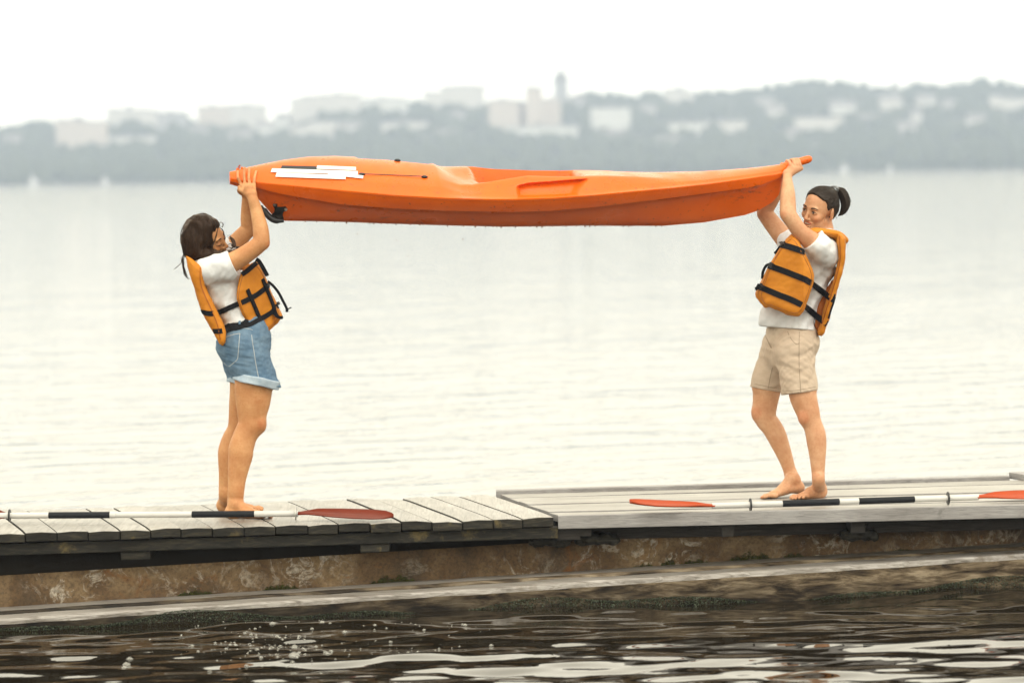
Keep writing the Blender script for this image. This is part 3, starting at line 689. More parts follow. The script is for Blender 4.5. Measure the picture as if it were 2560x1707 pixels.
for i in range(len(bounds) - 1):
    a = G(bounds[i], 1333 - .03026 * bounds[i])[:2]; c = G(bounds[i + 1], 1333 - .03026 * bounds[i + 1])[:2]
    g_ = .0010 + .0022 * rj.random(); e = nrm(c - a); a = a + e * g_; c = c - e * g_
    jf = rj.normal() * .006; a = a - PD * jf; c = c - PD * jf; bj = rj.normal() * .012
    ab = meet(a, PD, BACK) + PD * bj; cb = meet(c, PD, BACK) + PD * bj
    z1 = rj.normal() * .0022; tl = rj.normal() * .002; th = .047 + rj.random() * .004; n_ = 9
    # the tops are hollowed between the edges and worn down at the ends
    mb = MB(); V = []; 
    for k in range(n_ + 1):
        t = k / n_; dn = -.005 * math.exp(-t * 16) - .004 * math.exp(-(1 - t) * 16)
        L_, R_ = lerp(a, ab, t), lerp(c, cb, t)
        V += [(*L_, z1 - th), (*R_, z1 - th), (*R_, z1 + dn + tl - .0012), (*lerp(L_, R_, .5), z1 + dn * .4), (*L_, z1 + dn - tl - .0012)]
    Fm = []
    for k in range(n_):
        o_ = 5 * k
        for q in range(5): Fm.append((o_ + q, o_ + (q + 1) % 5, o_ + 5 + (q + 1) % 5, o_ + 5 + q))
    mb.add(V, Fm, 0); mb.M = [1 if f % 5 == 0 else 0 for f in range(len(Fm))]
    mb.F.append((4, 3, 2, 1, 0)); mb.M.append(1); mb.F.append(tuple(range(5 * n_, 5 * n_ + 5))); mb.M.append(1)
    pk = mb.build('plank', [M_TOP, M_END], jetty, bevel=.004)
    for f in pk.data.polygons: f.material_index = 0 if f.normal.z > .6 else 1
def along(line, x, back, z): return np.array([x, rowat(line, x) + back, z])
def beam(parent, name, mat, line, x0, x1, b0, b1, z0, z1, bevel=.005, n=1, rough=0):
    mb = MB(); pts = []
    P = lambda x, b_, z: along(line, x, b_, z)
    mb.hexa([P(x0, b0, z0), P(x1, b0, z0), P(x1, b1, z0), P(x0, b1, z0), P(x0, b0, z1), P(x1, b0, z1), P(x1, b1, z1), P(x0, b1, z1)])
    return mb.build(name, mat, parent, bevel=bevel)
xe = G(1393, 1308, -.07)[0]
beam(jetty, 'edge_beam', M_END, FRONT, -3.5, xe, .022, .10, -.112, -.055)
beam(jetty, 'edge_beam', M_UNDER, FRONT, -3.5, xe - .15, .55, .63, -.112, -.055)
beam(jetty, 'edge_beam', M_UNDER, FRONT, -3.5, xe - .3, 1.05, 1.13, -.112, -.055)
for px in (-190, 353, 935):
    x = G(px, 1370, -.13)[0]; beam(jetty, 'bearer', M_END, FRONT, x - .07, x + .075, .04, 1.2, -.155, -.114)

# right half: boards laid lengthwise behind a grey fascia
FR2 = (tuple(G(1391, 1290.5)[:2]), tuple(G(2560, 1263)[:2])); BK2 = ((-.128, 20.642), (2.733, 21.034))
walk = empty('boardwalk', (1.6, 19.9, 0), 'boardwalk of long pale boards behind a grey fascia, under the ponytailed woman', 'boardwalk')
dl = nrm(np.array([-.128, 20.642]) - np.array(G(1388, 1291)[:2]))         # the joint with the jetty
p0 = np.array(G(1391, 1291)[:2]) + np.array([.02, 0])
fr = [0.0, .155, .315, .475, .62, .77, .915]
for k in range(len(fr) - 1):
    f0, f1 = fr[k] + .004, fr[k + 1] - .004
    Lf = ((lerp(FR2[0], BK2[0], f0)), (lerp(FR2[1], BK2[1], f0))); Lb = ((lerp(FR2[0], BK2[0], f1)), (lerp(FR2[1], BK2[1], f1)))
    sA = meet(p0, dl, (tuple(Lf[0]), tuple(Lf[1]))); sB = meet(p0, dl, (tuple(Lb[0]), tuple(Lb[1])))
    if k == 0: sA = sA + np.array([.0, .05])
    eA = np.array([3.5, rowat((tuple(Lf[0]), tuple(Lf[1])), 3.5)]); eB = np.array([3.5, rowat((tuple(Lb[0]), tuple(Lb[1])), 3.5)])
    if k == 0: sA[1] = rowat(FR2, sA[0]) + .047; eA[1] = rowat(FR2, 3.5) + .047
    z1 = [.0, .004, .0015, .0055, .0025, .006][k]
    mb = MB(); n_ = 24; V = []
    for j in range(n_ + 1):
        t = j / n_; A_, B_ = lerp(sA, eA, t), lerp(sB, eB, t); dz = .0012 * math.sin(9 * t + k)
        V += [(*A_, z1 - .035), (*A_, z1 + dz), (*B_, z1 - dz), (*B_, z1 - .035)]
    Fm = [(4 * j + q, 4 * j + (q + 1) % 4, 4 * j + 4 + (q + 1) % 4, 4 * j + 4 + q) for j in range(n_) for q in range(4)] + [(3, 2, 1, 0), tuple(range(4 * n_, 4 * n_ + 4))]
    mb.add(V, Fm); bd = mb.build('board', [M_TOPX, M_FASCIA], walk, bevel=.002)
    for f in bd.data.polygons: f.material_index = 0 if f.normal.z > .5 else 1
x0 = FR2[0][0] + .008
beam(walk, 'fascia', [M_FASCIA], FR2, x0, 3.5, 0, .045, -.0635, .0025, .004)
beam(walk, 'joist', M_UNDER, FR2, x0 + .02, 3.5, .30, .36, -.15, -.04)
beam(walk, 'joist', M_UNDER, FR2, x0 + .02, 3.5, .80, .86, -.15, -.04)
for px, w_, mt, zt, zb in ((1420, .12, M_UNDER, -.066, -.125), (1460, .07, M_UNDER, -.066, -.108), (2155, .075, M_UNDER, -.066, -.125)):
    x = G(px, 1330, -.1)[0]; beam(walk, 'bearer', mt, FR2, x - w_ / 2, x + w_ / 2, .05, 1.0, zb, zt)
beam(walk, 'rim_board', M_FASCIA, BK2, -.10, 2.71, -.085, 0.0, -.03, .0235, .004)
ex = 2.715
mb = MB(); q0 = np.array([ex, rowat(BK2, ex)]); dd = nrm(np.array([.33, -1.0])); ww = np.array([.16, .03])
pts = [q0 + dd * 1.15, q0 + dd * 1.15 + ww, q0 + ww, q0]
mb.hexa([(*p, .004) for p in pts] + [(*p, .040) for p in pts]); mb.build('end_timber', M_FASCIA, walk, bevel=.005)
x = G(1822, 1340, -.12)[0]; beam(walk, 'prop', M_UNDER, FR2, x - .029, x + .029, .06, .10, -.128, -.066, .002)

# floats: tyres' worth of black rubber blocks that carry the joints
for px0, px1, yy, lab in ((1320, 1428, 1352, 'rounded dark block under the joint of jetty and boardwalk, left one'), (1437, 1552, 1348, 'rounded dark block just right of the joint of jetty and boardwalk'), (2098, 2202, 1331, 'dark block under the middle of the boardwalk fascia, below its bearer')):
    a = G(px0, yy, -.13); c = G(px1, yy, -.13)
    f = SDF((a[0] - .05, a[1] - .2, -.2), (c[0] + .05, a[1] + .8, -.06), .006)
    zc = -.137 if px0 < 2000 else -.150
    f.path([(a[0] + .03, a[1] + .06, zc), (c[0] - .03, c[1] + .06, zc)], [.026, .026], k=0); f.cone((a[0] + .03, a[1] + .09, zc), (c[0] - .03, c[1] + .35, zc), .026, .026, .01); f.cone((c[0] - .03, c[1] + .09, zc), (a[0] + .03, a[1] + .35, zc), .026, .026, .01)
    f.wrinkle(.006, .05, px0)
    root = f.build('support_block', M_END); tag(root, lab, 'block', 'dark blocks under the jetty deck')

# concrete float wall
LY = lambda x: 18.95 + (19.92 - 18.95) * (x + 2.5) / 5.16
LZ = lambda x: -.389 + (.389 - .252) * (x + 2.5) / 5.16
wallo = empty('float_wall', (0, 19.5, -.3), 'brown stained concrete float wall under the jetty deck', 'wall')
mb = MB(); n_ = 240; m_ = 22; V = []; rr = np.random.default_rng(4); bumpy = rr.normal(size=(m_ + 1, n_ + 1)) * .0035
for _ in range(2): bumpy = (bumpy + np.roll(bumpy, 1, 0) + np.roll(bumpy, 1, 1) + np.roll(bumpy, -1, 0) + np.roll(bumpy, -1, 1)) / 5 * 1.7
for i in range(m_ + 1):
    for j in range(n_ + 1):
        x = -3.6 + 7.3 * j / n_; zt = LZ(x) + .165; z = zt + (LZ(x) - .5 - zt) * (i / m_)
        V.append((x, LY(x) + .035 + bumpy[i, j] + (.012 if i == 0 else 0), z))
nb = len(V)
mb.add(V, [(i * (n_ + 1) + j, (i + 1) * (n_ + 1) + j, (i + 1) * (n_ + 1) + j + 1, i * (n_ + 1) + j + 1) for i in range(m_) for j in range(n_)])
o = mb.build('wall_face', M_CONC, wallo, True)
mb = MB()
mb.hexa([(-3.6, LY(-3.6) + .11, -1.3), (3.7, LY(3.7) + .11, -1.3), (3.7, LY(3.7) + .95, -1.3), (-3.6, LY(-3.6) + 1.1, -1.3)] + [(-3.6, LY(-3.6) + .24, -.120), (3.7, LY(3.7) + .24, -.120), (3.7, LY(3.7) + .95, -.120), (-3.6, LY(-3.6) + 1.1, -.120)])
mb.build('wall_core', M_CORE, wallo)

# waterside timber: two baulks side by side
timber = empty('waterside_timber', (0, 19.2, -.35), 'thick double timber fixed along the waterline with knots and algae', 'timber')
def baulk(name, b0, b1, h, mats, seed, dz=0):
    r = np.random.default_rng(seed); n_ = 180; V = []; Fm = []; Mi = []
    prof = [(b0, -h), (b0 - .002, -.03), (b0 + .001, -.012), (b0 + .007, -.003), (b0 + .02, 0), (b1 - .02, 0), (b1 - .006, -.004), (b1, -.015), (b1, -h)]; m_ = len(prof)
    jit = r.normal(size=(n_ + 1, m_)) * .0012
    for _ in range(3): jit = (jit + np.roll(jit, 1, 0) + np.roll(jit, -1, 0)) / 3 * 1.35
    chip = np.zeros(n_ + 1)
    if b0 < -.3:
        for c in r.integers(105, 140, 14): chip[c:c + r.integers(1, 4)] = r.uniform(.004, .011)
    for i in range(n_ + 1):
        x = -3.6 + 7.3 * i / n_
        for j, (b_, z) in enumerate(prof):
            cb = chip[i] * (1 if j in (2, 3) else .5 if j == 4 else 0)
            V.append((x, LY(x) + b_ + jit[i, j] + cb * .6, LZ(x) + dz + z + jit[i, j] * .8 - cb))
    for i in range(n_):
        for j in range(m_):
            Fm.append((i * m_ + j, i * m_ + (j + 1) % m_, (i + 1) * m_ + (j + 1) % m_, (i + 1) * m_ + j)); Mi.append(0 if j in (0, 7, 8) or (b0 > -.3 and j < 4) else 1)  # groove shadow put in as dark wood on the back baulk's front edge
    mb = MB(); mb.add(V, Fm); mb.M = Mi; mb.F += [tuple(range(m_ - 1, -1, -1)), tuple(range(n_ * m_, n_ * m_ + m_))]; mb.M += [0, 0]
    return mb.build(name, mats, timber)
baulk('baulk', -.395, -.205, .34, [M_LOG, M_LOGTOP], 1); baulk('baulk', -.185, .033, .30, [M_LOG, M_LOGTOP], 2, .012)
# algae fringe at the waterline (uncountable), moss cushions on the wall foot
def tufts(name, pts, nors, size, mat, label, cat, seed):
    r = np.random.default_rng(seed); n = len(pts); pts = np.asarray(pts)
    d = nrm_rows(r.normal(size=(n, 3)) * .7 + nors); s = r.normal(size=(n, 3)); s = nrm_rows(np.cross(d, s)); L_ = size * r.uniform(.5, 1.4, n)[:, None]
    V = np.stack([pts - s * L_ * .35, pts + s * L_ * .35, pts + d * L_ + s * L_ * .1, pts + d * L_ * .6 - s * L_ * .4], 1).reshape(-1, 3)
    return tag(obj(name, mesh_quads(name, V, np.arange(4 * n).reshape(-1, 4)), mat), label, cat, kind='stuff')
def nrm_rows(A): return A / np.linalg.norm(A, axis=1)[:, None]
ra = np.random.default_rng(9); N_ = 26000
x = ra.uniform(-3.4, 3.5, N_); hgt = (.045 + .02 * np.sin(x * 3.1) + .014 * np.sin(x * 7.7 + 1)) * np.clip(ra.random(N_) * 1.25, 0, 1) ** .8
ln = np.array([LY(v) for v in x]) - .398
zw = WZ + wave(x, ln)
tufts('waterline_algae', np.stack([x, ln + ra.normal(size=N_) * .002, zw + hgt - .022], 1), np.array([0, -1.0, -.3]), .0062, M_ALGAE, 'grey-green algae fringe along the timber at the waterline', 'algae', 1)
P_ = []
for p0_, p1_, h_ in ((439, 526, .04), (645, 738, .045), (920, 1033, .055), (1596, 1650, .03), (1672, 1712, .05), (1725, 1800, .035), (1853, 1965, .06), (2000, 2058, .04), (2300, 2350, .02)):
    xa, xb = G(p0_, 1480, -.33)[0], G(p1_, 1480, -.33)[0]; n = int(1500 * (xb - xa) / .2)
    u = ra.random(n); v = np.clip(ra.random(n), 0, 1); xx = xa + (xb - xa) * u; env = np.sin(np.pi * np.clip(u, .02, .98)) ** .4 * (.62 + .16 * np.sin(17 * u + p0_) + .12 * np.sin(43 * u + 2 * p0_) + .1 * ra.normal(size=n))
    P_.append(np.stack([xx, np.array([LY(q) for q in xx]) + .032 - .012 * (1 - v) * ra.random(n), np.array([LZ(q) for q in xx]) + h_ * v * env], 1))
tufts('wall_moss', np.concatenate(P_), np.array([0, -1.0, .5]), .0058, M_MOSS, 'green moss cushions at the foot of the stained wall', 'moss', 2)
# foam bubbles
Vs, Fs, b = [], [], 0; rb_ = np.random.default_rng(13)
spots_ = [(rb_.normal(700, 110), rb_.normal(1612, 26), rb_.exponential(.0035) + .0018) for _ in range(170)] + [(rb_.uniform(450, 1250), rb_.uniform(1560, 1640), rb_.exponential(.002) + .0015) for _ in range(110)] + [(rb_.uniform(1250, 2500), rb_.uniform(1500, 1640), .0016) for _ in range(50)] \
    + [(316, 1658, .021), (324, 1646, .017), (310, 1668, .014), (780, 1574, .011), (693, 1590, .013), (790, 1610, .011), (862, 1580, .014), (733, 1640, .017), (747, 1630, .012), (1060, 1575, .01), (1163, 1562, .012)]
for px, py, r_ in spots_:
    p = G(px, py, WZ); p[2] = WZ + float(wave(p[0], p[1]))
    if p[1] > LY(p[0]) - .45: continue
    Vs.append(IV * [r_, r_, r_ * .75] + p); Fs.append(IF + b); b += len(IV)
tag(obj('foam', mesh_quads('foam', np.concatenate(Vs), np.concatenate(Fs)), M_FOAM, None, True), 'white foam bubbles drifting on the dark water by the timber', 'foam', kind='stuff')
# ================================================================== KAYAK (held overhead, rolled a little towards the viewer)
KA = PY(574, 445, 19.57); KB = PY(2030, 385, 20.04)
KE = nrm([KB[0] - KA[0], KB[1] - KA[1], 0]); KN = np.array([-KE[1], KE[0], 0])      # along, and away from the viewer
def kplane(px, py):
    r = ray(px, py); t = ((KA - CC) @ KN) / (r @ KN); p = CC + r * t; return (p - KA) @ KE, p[2]
KPHI = math.radians(4.0); KS, KC = math.sin(KPHI), math.cos(KPHI)
lz = lambda zx, zy: (550 + zx * .31888, 370 + zy * .31888)
rz = lambda zx, zy: (1250 + zx * .34014, 370 + zy * .34014)
# x, top, seam, chine, keel heights read off the photograph, half width (m)
KT = []
for zx, T, N, Ch, B, b in ((75, 188, 236, 262, 285, .030), (110, 180, 240, 270, 295, .045), (150, 168, 246, 285, 308, .065), (225, 150, 258, 302, 350, .095), (300, 135, 270, 320, 405, .120), (350, 125, 276, 335, 462, .142), (420, 113, 283, 352, 545, .165), (500, 100, 291, 370, 572, .19),
                              (700, 78, 311, 405, 575, .245), (900, 72, 331, 440, 580, .285), (1300, 90, 368, 472, 594, .335), (1700, 132, 390, 490, 606, .355)):
    KT.append((lz(zx, 0)[0], lz(0, T)[1], lz(0, N)[1], lz(0, Ch)[1], lz(0, B)[1], b))
KT.append((1188, 424, 497, 528, 565.5, .36))
for zx, T, N, Ch, B, b in ((0, 178, 375, 468, 580, .36), (300, 189, 365, 460, 578, .355), (600, 190, 345, 436, 573, .335), (900, 189, 318, 402, 574, .285), (1200, 188, 292, 366, 573, .235), (1500, 180, 262, 330, 548, .172), (1800, 160, 222, 292, 494, .120),
                              (1900, 150, 208, 270, 460, .100), (2000, 138, 195, 235, 400, .075), (2050, 131, 186, 215, 345, .055), (2078, 125, 178, 196, 240, .036), (2100, 120, 168, 178, 186, .026)):
    KT.append((rz(zx, 0)[0], rz(0, T)[1], rz(0, N)[1], rz(0, Ch)[1], rz(0, B)[1], b))
tab = []
for px, T, N, Ch, B, b in KT:
    u, zT = kplane(px, T); _, zN = kplane(px, N); _, zC = kplane(px, Ch); _, zB = kplane(px, B)
    D_ = zT - zN
    if 2 * b * KS > D_ - .004: b = (D_ - .004) / (2 * KS)
    zc = zN + b * KS; mx = zT - zc; q = b * KS                    # crown height c so that the deck just reaches the top outline
    c = max(.5 * (mx + math.sqrt(max(mx * mx - q * q, 0))), .004) if mx > q else .004
    hc = max((zc - .86 * b * KS - zC) / KC, .005); hk = max((zc - zB) / KC, hc + .004)
    tab.append((u, zc, b, c, hc, hk))
tab = np.array(tab)
def kint(u): return [np.interp(u, tab[:, 0], tab[:, i]) for i in range(1, 6)]
def ss(a, b, x):
    t = np.clip((x - a) / (b - a), 0, 1); return t * t * (3 - 2 * t)
U = lambda px: kplane(px, 440)[0]
KU = {k: U(v) for k, v in dict(hump=1078, seat=1178, w0=1185, w1=1448, rimend=1510, sc0=1266, sc1=1442, g0=892, g1=1078, ta=700).items()}
NDU = [U(v) for v in (1082, 1110, 1135, 1165, 1200, 1250, 1300)]
def deck_w(u, s):
    zc, b, c, hc, hk = kint(u)
    ck = ss(KU['hump'] - .05, KU['w0'] + .05, u) * (1 - ss(KU['rimend'] - .05, KU['rimend'] + .5, u))     # cockpit: steep shoulders
    w = c * ((1 - ck) * (1 - np.abs(s) ** 2.0) + ck * ss(0, .36, 1 - np.abs(s)))
    w = w - np.interp(u, NDU, (0, .03, .052, .06, .048, .02, 0)) * (1 - ss(-.1, .5, s)) * ss(0, .3, 1 - np.abs(s))
    # hump falls away to the seat: the near side and the middle drop, the far gunwale stays
    drop = 0 * ss(KU['hump'] + .12 * (1 - np.clip(s + .9, 0, 1)), KU['seat'] + .1, u) * (1 - ss(KU['rimend'] - .1, KU['rimend'] + .25, u))
    keep = np.where(s > .55, 1, 0)
    w = w - drop * np.maximum(c - .016 - .02 * (1 - s * s), 0) * (1 - s * s) * (1 - ss(.55, .85, s))
    well = ss(KU['w0'] - .02, KU['w0'] + .10, u) * (1 - ss(KU['w1'] - .06, KU['w1'] + .01, u)) * ss(-.66, -.57, s) * (1 - ss(.60, .68, s))
    w = w - .13 * well
    sc = ss(KU['sc0'], KU['sc0'] + .03, u) * (1 - ss(KU['sc1'] - .02, KU['sc1'] + .03, u)) * ss(-.965, -.945, s) * (1 - ss(-.80 + .05 * (u - KU['sc0']) / .38, -.76 + .05 * (u - KU['sc0']) / .38, s))
    gr = ss(KU['g0'] - .01, KU['g0'] + .03, u) * (1 - ss(KU['g1'] - .05, KU['g1'] + .02, u))
    w = w - .020 * gr * ss(-.16, -.08, s) * (1 - ss(.26, .44, s))
    w = w + .006 * (1 - ss(.82, .94, np.abs(s))) * ss(.1, .4, u)           # gunwale lip line
    return w
def scoop(u, s):
    return ss(KU['sc0'], KU['sc0'] + .03, u) * (1 - ss(KU['sc1'] - .10 + .35 * (s + .95), KU['sc1'] - .04 + .35 * (s + .95), u)) * ss(-.96, -.93, s) * (1 - ss(-.83 + .07 * (u - KU['sc0']) / .38, -.79 + .07 * (u - KU['sc0']) / .38, s))
def kpt(u, v, w):
    zc = kint(u)[0]; n = v * KC - w * KS; z = zc + w * KC + v * KS
    return KA + np.multiply.outer(u, KE) + np.multiply.outer(n, KN) + np.multiply.outer(z - KA[2], [0, 0, 1.0])
us = np.linspace(tab[0, 0], tab[-1, 0], 460); sd_ = np.r_[np.linspace(-1, -.7, 50)[:-1], np.linspace(-.7, 1, 100)]
hull_prof = None
ring = []
for s in sd_:
    zc, b, c, hc, hk = kint(us); S_ = np.full_like(us, s); ring.append(kpt(us, s * b + .045 * scoop(us, S_), deck_w(us, S_)))
def hull_side(sg):
    o_ = []
    zc, b, c, hc, hk = kint(us)
    flare = ss(0, .5, us) * (1 - ss(2.3, 2.9, us))
    for q in np.linspace(.06, 1, 13):           # seam to chine
        o_.append(kpt(us, sg * b * (1 + .012 * math.sin(q * 3.14) - .14 * q), -hc * q - .004 * (q < .1)))
    bw = .86 * b; lo_ = hk - hc
    for q in np.linspace(.07, 1, 16):           # chine, hollow tunnel, keel
        v = bw * (1 - q); hol = .018 * math.sin(q * 2 * math.pi) * flare
        prof = (q ** 1.35) * (1 - flare) + flare * (.62 * q ** .9 + .38 * q ** 2)
        o_.append(kpt(us, sg * v, -hc - lo_ * prof + hol))
    return o_
near = hull_side(-1); far = hull_side(1)
loop = ring + far + near[::-1][1:]
Vk = np.stack(loop, 1); nu, nl = Vk.shape[:2]
i = np.arange(nu - 1)[:, None]; j = np.arange(nl)[None]; j2 = (j + 1) % nl
Q = np.stack([i * nl + j, (i + 1) * nl + j, (i + 1) * nl + j2, i * nl + j2], -1).reshape(-1, 4)
Vf = Vk.reshape(-1, 3)
kroot = empty('kayak', KA + KE * 1.4, 'orange sit-on-top kayak held overhead by two women, taped at the stern', 'kayak')
bmk = bmesh.new()
me = mesh_quads('hull', rel(Vf, kroot), Q); bmk.from_mesh(me); bmk.verts.ensure_lookup_table()
bmk.faces.new([bmk.verts[k] for k in range(nl)]); bmk.faces.new([bmk.verts[(nu - 1) * nl + k] for k in range(nl - 1, -1, -1)])
bmesh.ops.recalc_face_normals(bmk, faces=bmk.faces); bmk.to_mesh(me); bmk.free()
hull = obj('hull', me, M_KAYAK, kroot, True); me.set_sharp_from_angle(angle=math.radians(38))
KBV = BVHTree.FromPolygons([tuple(v) for v in Vf.tolist()], [tuple(q) for q in Q.tolist()])
# bow handle: round bar with a rounded end
mb = MB(); hp = [PY(1952, 420, 20.015), PY(1975, 412.5, 20.02), PY(2000, 404.8, 20.03), PY(2016, 400, 20.035), PY(2024, 397.6, 20.037), PY(2028.5, 396.3, 20.038), PY(2030.5, 395.8, 20.038)]
mb.tube(hp, [.0195, .0205, .0205, .0205, .0185, .012, .003], 18); mb.build('bow_handle', M_KAYAK, kroot, True)
def on(px, py, off=.002, bv=None):
    p, n = hit(bv or KBV, px, py, off); return p, n
def surf_ribbon(name, pl, width, th, mat, parent, bv, step=6, lift=.0, smooth=True, k=None):
    P_, N_ = [], []
    pl = np.asarray(pl, float)
    L_ = np.r_[0, np.cumsum(np.linalg.norm(np.diff(pl, axis=0), axis=1))]; n = max(3, int(L_[-1] / step))
    for t in np.linspace(0, L_[-1], n):
        x, y = np.interp(t, L_, pl[:, 0]), np.interp(t, L_, pl[:, 1]); p, q = hit(bv, x, y, th / 2 + lift)
        if p is None: continue
        P_.append(p); N_.append(q)
    if len(P_) < 3: print('MISS', name, len(P_)); return None
    P_ = np.array(P_); N_ = np.array(N_)
    for _ in range(2):
        P_[1:-1] = .5 * P_[1:-1] + .25 * (P_[2:] + P_[:-2]); N_[1:-1] = .5 * N_[1:-1] + .25 * (N_[2:] + N_[:-2])
    mb = MB(); mb.ribbon(P_, N_, width, th); return mb.build(name, mat, parent)
# patches of tape on the stern deck
for y0, y1, x0, x1, wpx, mat in ((158, 166, 480, 800, 32, 'k'), (172, 184, 450, 830, 20, 'k'), (158, 170, 760, 1066, 27, 'w'), (182, 202, 405, 1080, 26, 'w'), (216, 238, 442, 985, 27, 'w'), (206, 236, 850, 1122, 22, 'w')):
    t_ = surf_ribbon('tape_strip', [lz(x0, y0), lz(x1, y1)], wpx * 1.6 * .31888 / 490, .0016, M_TAPE if mat == 'w' else M_TAPEK, kroot, KBV, lift=(.0004 if x0 == 450 else .0022) if mat == 'k' else .0048 + .0006 * (y0 > 200))
    if mat == 'k' and t_: t_['label'] = 'black tape strip'
# bungee anchors and cord
anch = []
for zx, zy in ((1112, 212), (1603, 233), (1390, 101)):
    p, n = on(*lz(zx, zy), .004)
    if p is None: p, n = on(*lz(zx, zy + 4), .004)
    f = MB(); e = KE
    f.tube([p - e * .016, p - e * .008, p + e * .004, p + e * .016], [.003, .009, .009, .004], 10); f.build('deck_anchor', M_BLACK, kroot, True); anch.append((p, n))
mb = MB(); mb.tube([anch[0][0] + anch[0][1] * .004, anch[1][0] + anch[1][1] * .004], .0022, 6); mb.build('bungee_cord', M_BLACK, kroot)
# skid plate with two screws at the stern keel, curved black rubbing strip
pl = [lz(*q) for q in ((412, 432), (425, 424), (445, 428), (520, 462), (534, 478), (522, 498), (500, 500), (492, 520), (500, 556), (470, 566), (425, 566), (400, 548), (398, 530), (425, 500), (428, 478), (415, 455))]
yk = on(*lz(500, 520))[0][1]
f = SDF(np.min([PY(*q, yk) for q in pl], 0) - .04, np.max([PY(*q, yk) for q in pl], 0) + .04, .003)
ykt = [(lz(0, q)[1], on(*lz(470, q))[0]) for q in range(425, 556, 10)]; ykt = [(a, p[1]) for a, p in ykt if p is not None]
f.outline(pl, lambda x, y: np.interp(y, [q[0] for q in ykt], [q[1] for q in ykt]) - .002, .007, .004, 490, 0); f.build('skid_plate', M_BLACK, kroot); sbv = f.bvh()
for q in ((430, 447), (516, 480)):
    p, n = hit(sbv, *lz(*q), .001)
    if p is not None:
        mb = MB(); mb.tube([p, p + n * .003, p + n * .004], [.0085, .008, .003], 12); mb.build('screw', M_STEEL, kroot)
mb = MB(); yc = PY(*lz(430, 560), 19.58)
kp = [PY(*lz(*q), 19.575) for q in ((318, 455), (345, 490), (375, 528), (410, 558), (450, 570), (500, 567))]
mb.tube(catmull(kp, 16), [.009] * 3 + [.016] * 10 + [.012] * 3, 8); mb.build('rubbing_strip', M_BLACK, kroot, True)
# stern: cord loop and two toggles
mb = MB(); a = [PY(*lz(*q), 19.575) for q in ((140, 172), (143, 150), (158, 134), (152, 155), (146, 170))]
mb.tube(catmull(a, 16), .0022, 6); mb.build('cord_loop', M_BLADEO, kroot)
for q in ((137, 168), (172, 160)):
    p = PY(*lz(*q), 19.575); mb = MB(); mb.tube([p - [.006, 0, 0], p + [.006, 0, 0]], .007, 8); mb.build('toggle', M_KAYAK, kroot, True)
# water drops along the keel
Vs, Fs, b_ = [], [], 0; rd = np.random.default_rng(2)
for px in np.r_[rd.uniform(720, 1500, 26), rd.uniform(1300, 1700, 10)]:
    for py in np.arange(572, 540, -1.0):
        p, n = hit(KBV, px, py)
        if p is not None: break
    else: continue
    r_ = rd.uniform(.002, .0045); Vs.append(IV * [r_, r_, r_ * 1.4] + p - [0, 0, r_]); Fs.append(IF + b_); b_ += len(IV)
M_DROP = simple('water_drop', (.28, .12, .05), .1, .1)
if Vs: tag(obj('water_drops', mesh_quads('water_drops', rel(np.concatenate(Vs), kroot), np.concatenate(Fs)), M_DROP, kroot, True), kind='stuff')
# drops falling from the hull
Vs, Fs, b_ = [], [], 0
for px, py in ((991, 600), (1157, 598), (893, 585), (1020, 640)):
    p = PY(px, py, 19.7); Vs.append(IV * [.003, .003, .004] + p); Fs.append(IF + b_); b_ += len(IV)
tag(obj('falling_drops', mesh_quads('falling_drops', np.concatenate(Vs), np.concatenate(Fs)), M_DROP, None, True), 'a few water drops falling from the kayak hull', 'water drops', kind='stuff')
# ================================================================== PEOPLE
def foot(f, heel, ball, toe, ankle, w=.043, tall=.0, left=1, raised=False):
    """heel/ball/toe: points on the sole; ankle: joint centre; left: side the big toe is NOT on (sign along the sole's left)"""
    heel, ball, toe, ankle = [np.asarray(v, float) for v in (heel, ball, toe, ankle)]
    d = nrm(toe - ball); up = nrm(ankle - heel - (ankle - heel) @ d * d * .6); sd = nrm(np.cross(up, d))     # sd: to the foot's left
    f.cone(heel + up * .028 + d * .01, ankle, .028, .034, .02)
    f.ell(heel + up * .026 + nrm(ball - heel) * .022, (.036, .029, .027), [nrm(ball - heel), sd, up], .015)
    f.cone(ankle + d * .012 - up * .008, (heel + ball) / 2 + up * .036 + d * .01, .031, .026, .02, axis=sd, sc=1.15)
    f.cone((heel + ball) / 2 + up * .034, ball + up * .020, .024, .017, .02, axis=sd, sc=1.7)
    f.cone(heel + up * .02 + d * .03, ball + up * .016, .02, .015, .015, axis=sd, sc=1.5)
    L_ = np.linalg.norm(toe - ball)
    for k in range(5):
        q = (k - 2) / 2.0; o_ = sd * q * w * .82 * (1 if left > 0 else -1); ln = L_ * [1.0, 1.0, .93, .82, .66][k]; r_ = [.0118, .0088, .0082, .008, .0078][k]
        b0 = ball + o_ + up * (.014 if k else .016) - d * .004 * abs(q)
        m_ = b0 + d * ln * .55 + up * .004; t = b0 + d * (ln - r_) - up * (.014 - r_)
        f.cone(b0, m_, r_ * 1.15, r_, .007); f.cone(m_, t, r_, r_ * .95, .003)
def fingers(f, fl, r0=.0088, r1=.0068, k=.004):
    for P_ in fl:
        n = len(P_); f.path(P_, list(np.linspace(r0, r1, n)), k=k)
